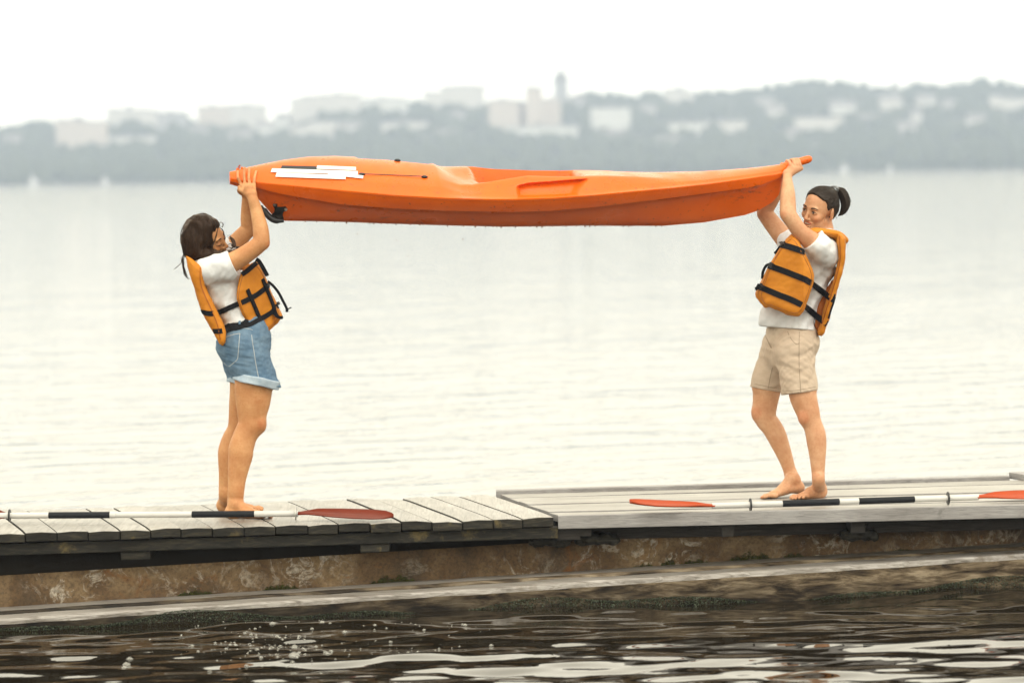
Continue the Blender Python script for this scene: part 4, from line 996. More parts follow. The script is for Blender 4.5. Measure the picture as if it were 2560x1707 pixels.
def head(f, O, F, U_, smile=1, jaw=1.0):
    F, U_ = nrm(F), nrm(U_); U_ = nrm(U_ - (U_ @ F) * F); L_ = np.cross(U_, F); R = [F, L_, U_]
    at = lambda a, b, c: np.asarray(O) + F * a + L_ * b + U_ * c
    f.ell(at(-.006, 0, .010), (.094, .075, .082), R, .01)
    f.ell(at(.036, 0, -.035), (.054, .056, .078), R, .02)
    for s in (-1, 1):
        f.cone(at(.004, s * .047, -.072), at(.072, s * .012, -.112), .016, .014, .018)
        f.ell(at(.062, s * .034, -.048), (.025, .024, .021), R, .018)              # cheek
    f.ell(at(.076, 0, -.110), (.019, .022, .016), R, .012)                          # chin
    f.cone(at(.082, -.036, .000), at(.082, .036, .000), .009, .009, .012)           # brow ridge
    for s in (-1, 1): f.ell(at(.099, s * .032, -.020), (.016, .017, .0105), R, .010, 's')
    f.cone(at(.084, 0, -.008), at(.107, 0, -.056), .0075, .0085, .009)
    f.ell(at(.104, 0, -.058), (.0115, .0105, .0095), R, .006)
    for s in (-1, 1): f.ell(at(.093, s * .0125, -.061), (.0105, .0065, .0075), R, .005)
    for s in (-1, 1):                                                               # lids
        f.ell(at(.080, s * .032, -.021), (.0125, .0165, .0118), R, .004)
    if smile:
        f.ell(at(.080, 0, -.086), (.017, .026, .020), R, .012)
        f.path([at(.079, -.027, -.078), at(.093, -.013, -.0815), at(.0965, 0, -.081), at(.093, .013, -.0815), at(.079, .027, -.078)], [.003, .0048, .0052, .0048, .003], k=.004)
        f.path([at(.078, -.027, -.080), at(.090, -.014, -.0945), at(.0935, 0, -.0975), at(.090, .014, -.0945), at(.078, .027, -.080)], [.003, .0052, .006, .0052, .003], k=.004)
        f.ell(at(.094, 0, -.0862), (.020, .0235, .0066), R, .002, 's')
    for s in (-1, 1):
        e = at(-.008, s * .080, -.026); o_ = nrm(L_ * s - F * .5)
        f.ell(e, (.019, .0085, .032), [nrm(F + L_ * s * .45), nrm(np.cross(U_, nrm(F + L_ * s * .45))), nrm(U_ - F * .2)], .006)
        f.ell(e + o_ * .008 + F * .003, (.010, .006, .018), R, .004, 's')
        f.ell(e - U_ * .026 + F * .005, (.008, .006, .009), R, .006)
    return at
def lipspots(at):
    return [([at(.094, q, -.081 + abs(q) * .1) for q in np.linspace(-.022, .022, 7)] + [at(.091, q, -.094 + abs(q) * .55) for q in np.linspace(-.022, .022, 7)], .0085, (.80, .40, .42)),
            ([at(.07, s * .045, -.048) for s in (-1, 1)], .030, (1.02, .93, .90)), ([at(.108, 0, -.058)], .014, (1.02, .86, .82)),
            ([at(.085, s * .032 + q, -.012) for s in (-1, 1) for q in (-.01, 0, .01)], .009, (.78, .70, .66))]
def face_parts(at, F, parent, hairm, closed=False, R=None):
    F = nrm(F)
    for s in (-1, 1):
        if not closed:
            b = SDF(at(.085, s * .032, -.021) - .03, at(.085, s * .032, -.021) + .03, .0012)
            b.ell(at(.0825, s * .0315, -.0215), (.0112, .0128, .0048), R, 0); e = b.build('eye', [M_EYE], parent)
            b = SDF(at(.085, s * .032, -.021) - .03, at(.085, s * .032, -.021) + .03, .0012)
            b.ell(at(.0905, s * .0315 + .002, -.0208), (.0042, .0058, .0046), R, 0); b.build('iris', [M_IRIS], e)
        mb = MB(); lp = [at(.0845, s * .0165, -.0175 if not closed else -.026), at(.0925, s * .025, -.0135 if not closed else -.029), at(.0925, s * .034, -.0135 if not closed else -.029), at(.0840, s * .0475, -.0185 if not closed else -.024)]
        mb.tube(catmull(lp, 12), list(.0013 + .0009 * np.sin(np.linspace(0, 3.14, 12))), 6); mb.build('eyelashes', hairm, parent, True)
        bp = [at(.0915, s * .014, -.001), at(.0925, s * .026, .0035), at(.0885, s * .038, .0045), at(.078, s * .051, -.001)]
        mb = MB(); mb.tube(catmull(bp, 14), [.0022, .0034, .0038, .0038, .0036, .0034, .0032, .003, .0028, .0025, .0022, .0018, .0014, .0008], 8); mb.build('eyebrow', hairm, parent, True)
    b = SDF(at(.08, 0, -.085) - .04, at(.08, 0, -.085) + .04, .0015)
    b.ell(at(.0745, 0, -.0850), (.0185, .0225, .0066), R, 0); b.build('teeth', [M_TEETH], parent)
def clip_cone(f, a, b, ra, rb, pn, k=.015, axis=None, sc=1.0):
    """leg of a garment: tapered tube cut square at b by the plane with normal pn"""
    a = np.asarray(a, float); b = np.asarray(b, float); g = SDF([q[0] for q in f.ax], [q[-1] - f.h for q in f.ax], f.h)
    far_ = b + nrm(b - a) * .06
    g.cone(a, far_, ra, rb, 0, 'u', axis, sc); g.plane(b, pn, k=.006)
    n = [min(g.D.shape[i], f.D.shape[i]) for i in range(3)]; sl = tuple(slice(0, q) for q in n)
    f.comb(sl, g.D[sl], k, 'u')

def webbing(parent, bv, pl, wpx, scale, th=.003, name='strap', step=5): return surf_ribbon(name, pl, wpx / scale, th, M_WEB, parent, bv, step, lift=.0025)
def tail(parent, pts, w, name='strap_tail'):
    P_ = catmull(pts, 18); mb = MB(); mb.ribbon(P_, [np.array([0, -1, .15])] * 18, w, .0025); return mb.build(name, M_WEB, parent)
def buckle(parent, bv, px, py, wpx, hpx, ang, scale):
    p, n = hit(bv, px, py, .006)
    if p is None: return
    e = nrm(CR * math.cos(ang) - CU * math.sin(ang)); e = nrm(e - (e @ n) * n); q = np.cross(n, e); w_, h_ = wpx / scale / 2, hpx / scale / 2
    mb = MB(); mb.hexa([p - n * .006 + e * a * w_ + q * b * h_ for a, b in ((-1, -1), (1, -1), (1, 1), (-1, 1))] + [p + n * .007 + e * a * w_ * .9 + q * b * h_ * .85 for a, b in ((-1, -1), (1, -1), (1, 1), (-1, 1))])
    mb.hexa([p + n * .0075 + e * a * w_ * .35 + q * b * h_ * .5 for a, b in ((-1, -1), (1, -1), (1, 1), (-1, 1))] + [p + n * .010 + e * a * w_ * .3 + q * b * h_ * .4 for a, b in ((-1, -1), (1, -1), (1, 1), (-1, 1))])
    return mb.build('buckle', M_BLACK, parent, bevel=.0015)

# ---------------------------------------------------------------- the woman at the stern (left)
Y1 = 19.57
a1 = lambda zx, zy: (420 + .3189 * zx, 380 + .3189 * zy)
b1 = lambda zx, zy: (480 + .3444 * zx, 780 + .3444 * zy)
def W1(p, dy=0.0): return PY(p[0], p[1], Y1 + dy)
SC1 = 491.0
p1 = empty('person', (W1((585, 900))[0], Y1, 0), 'person in rolled denim shorts and orange life vest, loose brown hair, lifting the kayak stern', 'person')
B = SDF((-1.78, Y1 - .38, -.015), (-1.18, Y1 + .36, 1.83), .003)
LA = np.array([0.10, 1, 0]); LA = nrm(LA)
# legs: near (right) then far (left)
gn = G(*b1(330, 1493)); gf = G(*b1(255, 1441)); dn_, df_ = gn[1] - Y1, gf[1] - Y1 - .06
nearleg = [((606, 872), .100, -.085), (b1(452, 470), .101, -.09), (b1(447, 540), .0975, -.093), (b1(443, 650), .0875, -.098), (b1(434, 750), .0725, -.103), (b1(430, 815), .0675, -.107), (b1(405, 862), .0625, -.11), (b1(384, 905), .0605, -.113), (b1(358, 985), .0635, -.117), (b1(352, 1040), .0625, -.119),
           (b1(337, 1130), .054, -.122), (b1(325, 1225), .0455, -.126), (b1(318, 1320), .0415, -.13), (b1(314, 1385), .0405, dn_ + .02)]
B.path([W1(p, d) for p, r, d in nearleg], [r for p, r, d in nearleg], k=.01, axis=LA, sc=.88)
farleg = [((602, 872), .100, .085), (b1(408, 470), .099, .088), (b1(404, 560), .092, .092), (b1(382, 660), .080, .096), (b1(362, 760), .068, .10), (b1(347, 850), .064, .104), (b1(303, 925), .0600, .107), (b1(278, 1000), .0615, .109), (b1(273, 1060), .0600, .112), (b1(265, 1170), .0505, .116), (b1(255, 1260), .0435, .12), (b1(250, 1330), .0405, .125), (b1(250, 1370), .039, df_ + .02)]
B.path([W1(p, d) for p, r, d in farleg], [r for p, r, d in farleg], k=.01, axis=LA, sc=.88)
B.ell(W1(b1(505, 815), -.118), (.020, .035, .034), None, .03); B.ell(W1(b1(308, 1385), -.145), (.015, .010, .015), None, .025)
hx = W1(b1(262, 1441), 0)[0]
h1 = np.array([gn[0] - .030, gn[1] - .01, 0]); B_ball = h1 + np.array([.150, -.035, 0]); 
foot(B, h1 + [-.022, 0, .002], B_ball, B_ball + np.array([.068, -.02, .002]), W1(b1(312, 1392), h1[1] - Y1), left=1)
h2 = np.array([gf[0] - .040, gf[1] - .06, 0]); fb2 = h2 + np.array([.165, -.02, 0])
foot(B, h2 + [0, 0, .002], fb2, fb2 + np.array([.066, -.005, .002]), W1(b1(247, 1378), h2[1] - Y1), left=-1)
# trunk
trunk = [((610, 885), .112), ((607, 850), .108), ((598, 800), .088), ((583, 765), .092), ((566, 730), .102), ((548, 698), .102), ((528, 672), .078), ((516, 655), .055)]
B.path([W1(p) for p, r in trunk], [r for p, r in trunk], k=.02, axis=LA, sc=1.38)
# near arm (right)
wn = on(*a1(660, 345))[0]; dW = (wn[1] if wn is not None else Y1 - .13) - Y1 - .026
na = [((525, 676), .060, -.150), ((555, 668), .0555, -.170), ((590, 651), .0495, -.185), ((620, 632), .0455, -.195), ((645, 613), .0430, -.20), ((653, 600), .0425, -.20), ((651.5, 572), .0395, -.19), ((645.5, 545), .0345, -.178), (a1(690, 450), .0305, -.165), (a1(670, 385), .0275, dW - .008), (a1(655, 345), .0262, dW)]
B.path([W1(p, d) for p, r, d in na], [r for p, r, d in na], k=.012); B.ell(W1((664, 610), -.20), (.016, .016, .018), None, .02)
z3 = lambda x, y: (560 + x / 11.2, 400 + y / 11.2)
def skinhit(p, off=.007, dflt=-.12):
    h_ = hit(KBV, p[0], p[1])[0]; return (h_[1] - Y1 - off) if h_ is not None else dflt
mcp = [z3(480, 690), z3(590, 672), z3(720, 682), z3(838, 700)]
mid = [z3(392, 480), z3(566, 450), z3(695, 460), z3(858, 495)]
tip = [z3(388, 318), z3(574, 228), z3(712, 222), z3(902, 322)]
wr = W1(a1(655, 345), dW)
fl = []
for k in range(4):
    dm = skinhit(mcp[k], .013); dd_ = skinhit(mid[k], .0085, -.08); dt = skinhit(tip[k], .005, dd_ + .012)
    M_ = W1(mcp[k], dm); B.cone(wr + [(k - 1.5) * .008, -.004, .012], M_, .0135, .0105, .012)
    fl.append([M_, W1(((mcp[k][0] + mid[k][0]) / 2, (mcp[k][1] + mid[k][1]) / 2), (dm + dd_) / 2 - .002), W1(mid[k], dd_), W1(tip[k], dt)])
fingers(B, fl); B.ell(W1(z3(690, 830), dW + .006), (.026, .014, .030), None, .012)
kn1 = [P_[0] for P_ in fl]
B.path([W1(z3(650, 960), dW + .01), W1(z3(540, 880), dW + .028), W1(z3(455, 840), dW + .05), W1(z3(420, 760), dW + .055)], [.014, .0125, .0105, .0085], k=.01)
# far arm (left)
fa = [((540, 668), .058, .150), ((570, 628), .050, .165), ((596, 600), .0445, .175), ((614, 581), .0415, .178), ((621, 572), .040, .178), ((620, 545), .0385, .165), ((619, 518), .033, .15), ((618, 495), .0265, .135)]
B.path([W1(p, d) for p, r, d in fa], [r for p, r, d in fa], k=.012)
wf = W1((618, 495), .135)
ffl = []
for k in range(4):
    mx = 603 + 9 * k; M_ = W1((mx, 466 + abs(k - 1.3)), .115 - .006 * k); B.cone(wf + [(k - 1.5) * .007, 0, .01], M_, .0135, .0105, .012)
    ffl.append([M_, W1((mx, 452), .105 + .008 * k), W1((mx, 442), .09 + .01 * k)])
fingers(B, ffl); B.path([wf + [0, -.01, .01], W1((600, 480), .10), W1((597, 474), .08)], [.014, .012, .009], k=.01)
# head, tipped back and towards the viewer
F1 = nrm([.90, -.30, -.06]); UU1 = nrm([-.30, -.46, .83])
O1 = W1((513, 590), -.01)
at1 = head(B, O1, F1, UU1); U1n = nrm(UU1 - (UU1 @ F1) * F1); R1 = [F1, np.cross(U1n, F1), U1n]
B.cone(at1(-.016, 0, -.06), W1((518, 655), 0), .053, .056, .02)
spots1 = lipspots(at1) + [(kn1, .010, (1.0, .80, .74)), ([W1((664, 610), -.21)], .03, (1.0, .82, .76)), ([W1(b1(505, 815), -.14)], .04, (.96, .84, .80)), ([W1(b1(372, 1062), -.19)], .005, (.4, .3, .25)),
    ([np.array([h1[0] + .2, h1[1] - .03, .01])], .05, (1.05, .88, .85))]
body = B.build('body', [M_SKIN1], p1, spots1)
face_parts(at1, F1, p1, M_HAIR1, True, R1)

# shirt
C = SDF((-1.78, Y1 - .34, .78), (-1.18, Y1 + .34, 1.60), .004)
C.path([W1(p) for p, r in trunk[1:]], [r + .012 for p, r in trunk[1:]], k=.02, axis=LA, sc=1.36)
C.cone(W1((520, 680), -.13), W1((566, 668), -.172), .073, .070, .02); C.cone(W1((538, 674), -.15), W1((588, 655), -.178), .068, .0625, .01)
C.cone(W1((535, 672), .14), W1((566, 632), .168), .072, .060, .02)
C.cone(W1((505, 660), 0), W1((545, 672), -.13), .045, .06, .03); C.cone(W1((505, 660), 0), W1((545, 670), .13), .045, .06, .03)
C.wrinkle(.0040, .085, 5, (1, 1, .5)); C.wrinkle(.0012, .03, 6, (.6, 1, 1.6)); C.cover(B)
C.plane(W1((585, 664), -.18), nrm(W1((600, 655), -.18) - W1((570, 668), -.18)), k=.006, lo=W1((585, 664), -.18) - .11, hi=W1((585, 664), -.18) + .11)
C.plane(W1((596, 806)), nrm(W1((610, 850)) - W1((590, 780))), k=.006); C.build('shirt', [M_SHIRT], p1)

# denim shorts
D = SDF((-1.72, Y1 - .30, .60), (-1.15, Y1 + .30, 1.10), .004)
D.path([W1(p) for p in ((600, 800), (606, 830), (612, 865))], [.098, .116, .124], k=.02, axis=LA, sc=1.3)
for s in (-1, 1): D.ell(W1((578, 862), s * .075), (.078, .085, .095), None, .03); D.ell(W1((640, 850), s * .06), (.075, .09, .12), None, .03)
hn = nrm(W1((643, 985), 0) - W1((638, 957), 0)); hn = nrm([-.20, 0, -1.0])
clip_cone(D, W1((609, 868), -.085), W1(b1(468, 510), -.092), .115, .108, nrm([-.255, -.05, -1]), .02, LA, .92)
clip_cone(D, W1((603, 868), .085), W1(b1(425, 515), .092), .115, .108, nrm([-.20, .0, -1]), .02, LA, .92)
D.wrinkle(.0026, .08, 8, (1, 1, .6)); D.wrinkle(.0015, .03, 9, (2, 1, .5)); D.cover(B)
D.plane(W1((601, 800)), nrm([-.30, 0, 1]), k=.006, lo=W1((601, 800)) - [.3, .3, .05], hi=W1((601, 800)) + [.3, .3, .2])
for c_, dy, ax_ in ((b1(468, 510), -.092, nrm([-.255, -.05, -1])), (b1(425, 515), .092, nrm([-.20, .0, -1]))): D.plane(W1(c_, dy), ax_, k=.004, lo=W1(c_, dy) - [.16, .09, .12], hi=W1(c_, dy) + [.16, .09, .08])
sh = D.build('denim_shorts', [M_DENIM], p1); dbv = D.bvh()
for nm, c_, dy, ax_ in (('cuff', b1(468, 500), -.092, nrm([-.255, -.05, -1])), ('cuff', b1(425, 505), .092, nrm([-.2, 0, -1]))):
    E = SDF(W1(c_, dy) - .19, W1(c_, dy) + .19, .004); E.cone(W1(c_, dy) - ax_ * .07, W1(c_, dy) + ax_ * .06, .1205, .122, 0, 'u', LA, .95)
    E.plane(W1(c_, dy) + ax_ * .019, ax_); E.plane(W1(c_, dy) - ax_ * .022, -ax_); E.cone(W1(c_, dy) - ax_ * .1, W1(c_, dy) + ax_ * .1, .101, .101, .004, 's', LA, .93); E.wrinkle(.002, .06, 3); E.build('cuff', [M_DENIMC], sh)
for nm, pl in (('seam', [b1(x, y) for x, y in ((432, 165), (440, 230), (452, 300), (462, 370), (474, 430), (482, 470))]), ('pocket_stitching', [b1(x, y) for x, y in ((348, 155), (340, 240), (332, 345), (262, 402), (215, 350))]), ('pocket_stitching', [b1(x, y) for x, y in ((250, 180), (300, 162), (348, 155))]),
               ('waistband_edge', [b1(x, y) for x, y in ((240, 135), (330, 120), (400, 118), (440, 130))])):
    surf_ribbon(nm, pl, .004 if nm != 'waistband_edge' else .003, .0014, M_SEAMD, sh, dbv, 4)
surf_ribbon('belt', [b1(x, y) for x, y in ((225, 120), (300, 88), (350, 70), (410, 66))], .030, .004, M_WEB, sh, dbv, 4)
for x, y in ((346, 66),): surf_ribbon('belt_loop', [b1(x, y - 24), b1(x + 2, y + 30)], .011, .012, M_DENIM, sh, dbv, 3)

# life vest: back panel, front panel, straps
vest = None
Vt = SDF((-1.82, Y1 - .36, .86), (-1.05, Y1 + .36, 1.62), .004)
front = [a1(*q) for q in ((575, 950), (600, 905), (650, 872), (694, 862), (718, 895), (745, 935), (792, 1040), (832, 1140), (862, 1212), (898, 1286), (862, 1345), (815, 1385), (765, 1422), (722, 1443), (682, 1440), (655, 1420), (640, 1385), (612, 1325), (585, 1275), (560, 1215), (538, 1150), (536, 1110), (548, 1050), (560, 1000))]
dF = lambda px, py: Y1 - .155 + (px - 590) / SC1 * 1.05 + (np.maximum(595 - px, 0) / SC1) * .3
Vt.outline(front, dF, .034, .026, SC1, 0)
Vt.outline([(x, y) for x, y in front], lambda px, py: Y1 + .175 - (px - 600) / SC1 * .75, .03, .025, SC1, 0)
Vt.wrinkle(.002, .10, 31); Vt.wrinkle(.0007, .03, 33)
vest = Vt.build('life_vest_front', [M_VEST], p1); fbv = Vt.bvh()
def seamline(poly, sc, bv, parent, i0=0, i1=None):
    c = np.mean(poly, 0); q = [tuple(c + (np.array(p) - c) * sc) for p in poly]; q = q[i0:i1] if i1 else q + [q[0]]
    surf_ribbon('seam', q, .0028, .002, M_PIPE, parent, bv, 4)
seamline(front, .90, fbv, vest)
Vb = SDF((-1.90, Y1 - .36, .86), (-1.25, Y1 + .36, 1.62), .004)
back = [a1(*q) for q in ((140, 815), (180, 835), (240, 880), (288, 905), (292, 960), (286, 1000), (296, 1050), (318, 1105), (348, 1165), (378, 1225), (405, 1290), (432, 1345), (452, 1395), (455, 1440), (448, 1485), (428, 1516), (405, 1500), (380, 1460), (345, 1400), (305, 1325), (265, 1245), (232, 1145), (205, 1050), (180, 975), (158, 900))]
Vb.outline(back, lambda px, py: Y1 - .02 + 0 * px, .185, .030, SC1, 0)
Vb.wrinkle(.002, .09, 41); Vb.wrinkle(.0008, .025, 43)
vb = Vb.build('life_vest_back', [M_VEST], p1); bbv = Vb.bvh()
surf_ribbon('piping', [a1(*q) for q in ((252, 905), (250, 1000), (262, 1060), (290, 1130), (325, 1200), (350, 1260), (380, 1330), (400, 1400), (410, 1470))], .0035, .003, M_VEST2, vb, bbv)
# shoulder yoke
yk_ = SDF((-1.85, Y1 - .26, 1.25), (-1.3, Y1 + .26, 1.62), .005)
for s in (1,): yk_.path([W1(a1(200, 860), s * .10), W1(a1(330, 820), s * .11), W1(a1(460, 830), s * .12), W1(a1(600, 900), s * .11)], [.03, .026, .026, .03], k=0, axis=np.array([0, 1., 0]), sc=1.6)
yk_.build('life_vest_shoulder', [M_VEST], p1)
# straps: free span between the panels is laid over shirt and shorts by following all visible surfaces
def joinbvh(*fs):
    V_, Q_, b_ = [], [], 0
    for g in fs: V_.append(g.V); Q_.append(g.Q + b_); b_ += len(g.V)
    V_ = np.concatenate(V_); Q_ = np.concatenate(Q_); return BVHTree.FromPolygons([tuple(v) for v in V_.tolist()], [tuple(q) for q in Q_.tolist()])
allb = joinbvh(Vt, Vb, C, D)
webbing(p1, allb, [a1(*q) for q in ((252, 1240), (290, 1260), (335, 1268), (390, 1260), (450, 1235), (540, 1195), (625, 1158), (700, 1115), (782, 1050))], 13, SC1)
webbing(p1, allb, [a1(*q) for q in ((342, 1400), (385, 1405), (440, 1402), (520, 1385), (590, 1368), (640, 1356), (700, 1325), (760, 1288), (815, 1252), (868, 1195))], 12.5, SC1)
webbing(p1, fbv, [a1(*q) for q in ((580, 962), (610, 940), (650, 905), (692, 872))], 12, SC1)
webbing(p1, fbv, [a1(*q) for q in ((618, 1078), (655, 1165), (690, 1245), (720, 1320), (742, 1376))], 10.5, SC1, .006)
webbing(p1, fbv, [a1(*q) for q in ((736, 995), (768, 1075), (800, 1150), (835, 1240), (862, 1290))], 9.5, SC1, .006)
tail(p1, [W1(a1(*q), d) for q, d in (((690, 840), -.05), ((712, 855), -.05), ((735, 890), -.045), ((760, 935), -.04), ((780, 972), -.04))], .021)
tail(p1, [W1(a1(*q), d) for q, d in (((782, 1015), .02), ((820, 1045), .01), ((865, 1100), 0), ((900, 1165), 0), ((930, 1225), 0), ((932, 1255), .0))], .014)
tail(p1, [W1(a1(*q), d) for q, d in (((925, 1235), .0), ((945, 1228), 0), ((968, 1219), 0))], .006)
tail(p1, [W1(a1(*q), d) for q, d in (((830, 1262), .0), ((860, 1290), -.01), ((885, 1298), -.01), ((902, 1294), -.01))], .016)
buckle(p1, fbv, *a1(855, 1190), 9, 14, .9, SC1)
buckle(p1, fbv, *a1(775, 1050), 10, 12, -.6, SC1)

# hair
O_h = [(500, 536.5), (512, 536), (521, 540), (530, 544), (537, 546), (541, 549), (546, 557), (548, 564), (545, 572), (542, 585), (538, 600), (532, 614), (526, 624), (530, 628), (548, 630.5), (562, 628.5), (576, 627.5), (585, 626), (592, 628), (589, 633), (575, 638), (562, 643), (552, 645), (540, 652), (531, 663), (518, 668), (507, 668.5), (495, 664), (484, 654), (472, 648), (463, 641), (459, 633), (454.5, 615), (453, 600), (455.5, 580), (460, 566), (470, 549), (485, 538.5)]
H = SDF((-1.79, Y1 - .22, 1.18), (-1.32, Y1 + .2, 1.68), .003)
H.outline(O_h, lambda x, y: Y1 - .012 + 0 * x, .102, .080, SC1, 0)
H.path([W1((520, 636), -.10), W1((548, 638), -.115), (W1((575, 633), -.12)), W1((592, 627), -.10), W1((597, 622), -.08), W1((592, 617), -.07)], [.030, .022, .016, .011, .008, .004], k=.02)
H.path([W1((578, 612), -.03), W1((586, 615), -.05), W1((582, 604), -.04), W1((574, 592), -.02)], [.007, .010, .007, .003], k=.01)
H.wrinkle(.0028, .03, 51, (.3, .3, 3)); H.wrinkle(.003, .09, 52)
hr = H.build('hair', [M_HAIR1], p1); hbv = H.bvh()
rh = np.random.default_rng(77); st = []
part = np.array([(479, 549), (495, 551), (510, 553), (525, 559), (541, 566)]); low = np.array([(458, 632), (470, 645), (492, 661), (515, 667), (538, 652)]); midl = np.array([(455, 590), (472, 598), (495, 606), (515, 612), (531, 612)])
for k in range(420):
    u = rh.random(); j = rh.normal() * .03
    g = lambda A, u: np.array([np.interp(np.clip(u, 0, 1) * 4, range(5), A[:, 0]), np.interp(np.clip(u, 0, 1) * 4, range(5), A[:, 1])])
    P_ = [g(part, u), g(midl, u + j) * .6 + g(part, u) * .4, g(midl, u + j), g(midl, u + j * 2) * .5 + g(low, u + j * 2) * .5, g(low, u + j * 2)]
    if rh.random() < .4 and u > .3: P_ += [g(low, u) + [18, -6], g(low, u) + [40, -16 + 6 * rh.random()]]
    q = catmull(P_, 16); t0 = rh.uniform(0, .5); q = catmull(P_, 22)[int(t0 * 8):]
    pts = [hit(hbv, x, y, .0015 + .002 * rh.random())[0] for x, y in q]; pts = [p for p in pts if p is not None]
    if len(pts) > 5: st.append(np.array(pts))
for k in range(130):      # the far side of the parting, combed over the top
    u = rh.random(); a = np.array([np.interp(u * 4, range(5), part[:, 0]), np.interp(u * 4, range(5), part[:, 1])]); b_ = np.array([np.interp(u, (0, .5, 1), (470, 508, 544)), np.interp(u, (0, .5, 1), (546, 533, 556))])
    pts = [hit(hbv, *(a + (b_ - a) * t + [6 * math.sin(3 * t), 0]), .002)[0] for t in np.linspace(0, .95, 10)]; pts = [p for p in pts if p is not None]
    if len(pts) > 4: st.append(np.array(pts))
def wisp(pl, dy, n=5, sp=2.5, r=1):
    for _ in range(n): st.append(catmull([W1((x + rh.normal() * sp * .4, y + rh.normal() * sp * .4), dy + rh.normal() * .01) for x, y in pl], 18))
wisp([(460, 635), (455, 650), (457, 668), (463, 688), (472, 698)], -.05, 16); wisp([(461, 640), (458, 655), (462, 675), (468, 690)], -.02, 12); wisp([(458, 645), (452, 658), (442, 668), (434, 674)], -.03, 4, 1.5)
wisp([(540, 560), (552, 556), (557, 560), (556, 567), (551, 566)], -.02, 7, 1.5); wisp([(545, 566), (556, 575), (562, 590), (563, 600)], -.06, 5, 1.5); wisp([(546, 560), (540, 590), (531, 615), (524, 628)], -.12, 7, 2)
wisp([(568, 590), (574, 588), (578, 594), (573, 597), (569, 593)], -.03, 5, 1.0); wisp([(576, 590), (583, 604), (583, 618), (576, 624)], -.03, 7, 1.5); wisp([(570, 612), (578, 609), (583, 616), (577, 620), (571, 617)], -.05, 8, 1.5)
wisp([(588, 620), (596, 618), (599, 626), (593, 631), (588, 626)], -.10, 8, 1.5); wisp([(520, 660), (545, 648), (570, 639), (592, 632)], -.13, 12, 2)
wisp([(468, 552), (458, 566), (452, 585), (451, 600)], -.02, 4, 2); wisp([(490, 537), (510, 534), (530, 541)], -.02, 5, 1.5)
strands('hair_strands', st, .0011, M_HAIR1, hr)

# ---------------------------------------------------------------- the woman at the bow (right)
Y2 = 20.04
a2 = lambda zx, zy: (1860 + .3061 * zx, 380 + .3061 * zy)
b2 = lambda zx, zy: (1840 + .306 * zx, 800 + .306 * zy)
def W2(p, dy=0.0): return PY(p[0], p[1], Y2 + dy)
SC2 = 479.0
p2 = empty('person', (W2((1975, 900))[0], Y2, 0), 'person with dark ponytail and beige shorts, smiling, gripping the kayak bow overhead', 'person')
TF = nrm([-.84, -.54, 0]); TL = nrm([.54, -.84, 0])           # trunk facing, and her left
B = SDF((1.22, Y2 - .42, -.015), (1.78, Y2 + .36, 1.87), .003)
gn2 = G(*b2(690, 1452)); dn2 = gn2[1] - Y2
n2 = [((1978, 880), .090, -.09), (b2(540, 500), .078, -.11), (b2(545, 600), .0745, -.12), (b2(568, 690), .0675, -.125), (b2(592, 760), .061, -.128), (b2(608, 815), .0555, -.13), (b2(630, 865), .0515, -.132), (b2(650, 930), .0540, -.135), (b2(658, 990), .0530, -.137), (b2(664, 1060), .0480, -.14), (b2(668, 1150), .041, -.142), (b2(671, 1240), .0355, -.145), (b2(674, 1310), .0345, -.148), (b2(680, 1370), .036, dn2)]
B.path([W2(p, d) for p, r, d in n2], [r for p, r, d in n2], k=.01, axis=TL, sc=.92)
B.ell(W2(b2(545, 800), -.165), (.022, .024, .032), None, .025)
dirn = nrm([-.80, -.60, 0]); hl = np.array([gn2[0] + .022, gn2[1] + .01, .002])
foot(B, hl, hl + dirn * .145, hl + dirn * .21, W2(b2(682, 1375), hl[1] - Y2 - .012), left=1)
f2 = [((1952, 880), .090, .08), (b2(262, 480), .085, .09), (b2(249, 590), .0745, .10), (b2(238, 680), .0675, .10), (b2(232, 755), .0635, .10), (b2(248, 815), .058, .10), (b2(290, 870), .0555, .10), (b2(330, 940), .0540, .10), (b2(368, 1030), .0470, .10), (b2(403, 1120), .0400, .10), (b2(430, 1200), .0350, .10), (b2(447, 1260), .0335, .10)]
B.path([W2(p, d) for p, r, d in f2], [r for p, r, d in f2], k=.01, axis=TL, sc=.92)
B.ell(W2(b2(168, 760), .085), (.022, .026, .034), None, .03)
gb = G(*b2(318, 1458)); db = gb[1] - Y2
toe2 = np.array([G(*b2(190, 1458))[0], gb[1] - .03, .002]); ball2 = np.array([gb[0] - .012, gb[1], .002]); heel2 = W2(b2(530, 1398), db + .05)
foot(B, heel2, ball2, toe2, W2(b2(462, 1290), db + .035), left=-1)
B.cone(W2(b2(455, 1265), .10), W2(b2(475, 1300), db + .04), .0335, .032, .015); B.ell(W2(b2(515, 1370), db + .05), (.028, .028, .028), None, .02)
trunk2 = [((1966, 885), .100), ((1972, 850), .098), ((1982, 800), .086), ((1996, 750), .088), ((2012, 700), .096), ((2030, 655), .098), ((2046, 620), .078), ((2058, 596), .052)]
B.path([W2(p) for p, r in trunk2], [r for p, r in trunk2], k=.02, axis=TL, sc=1.45)
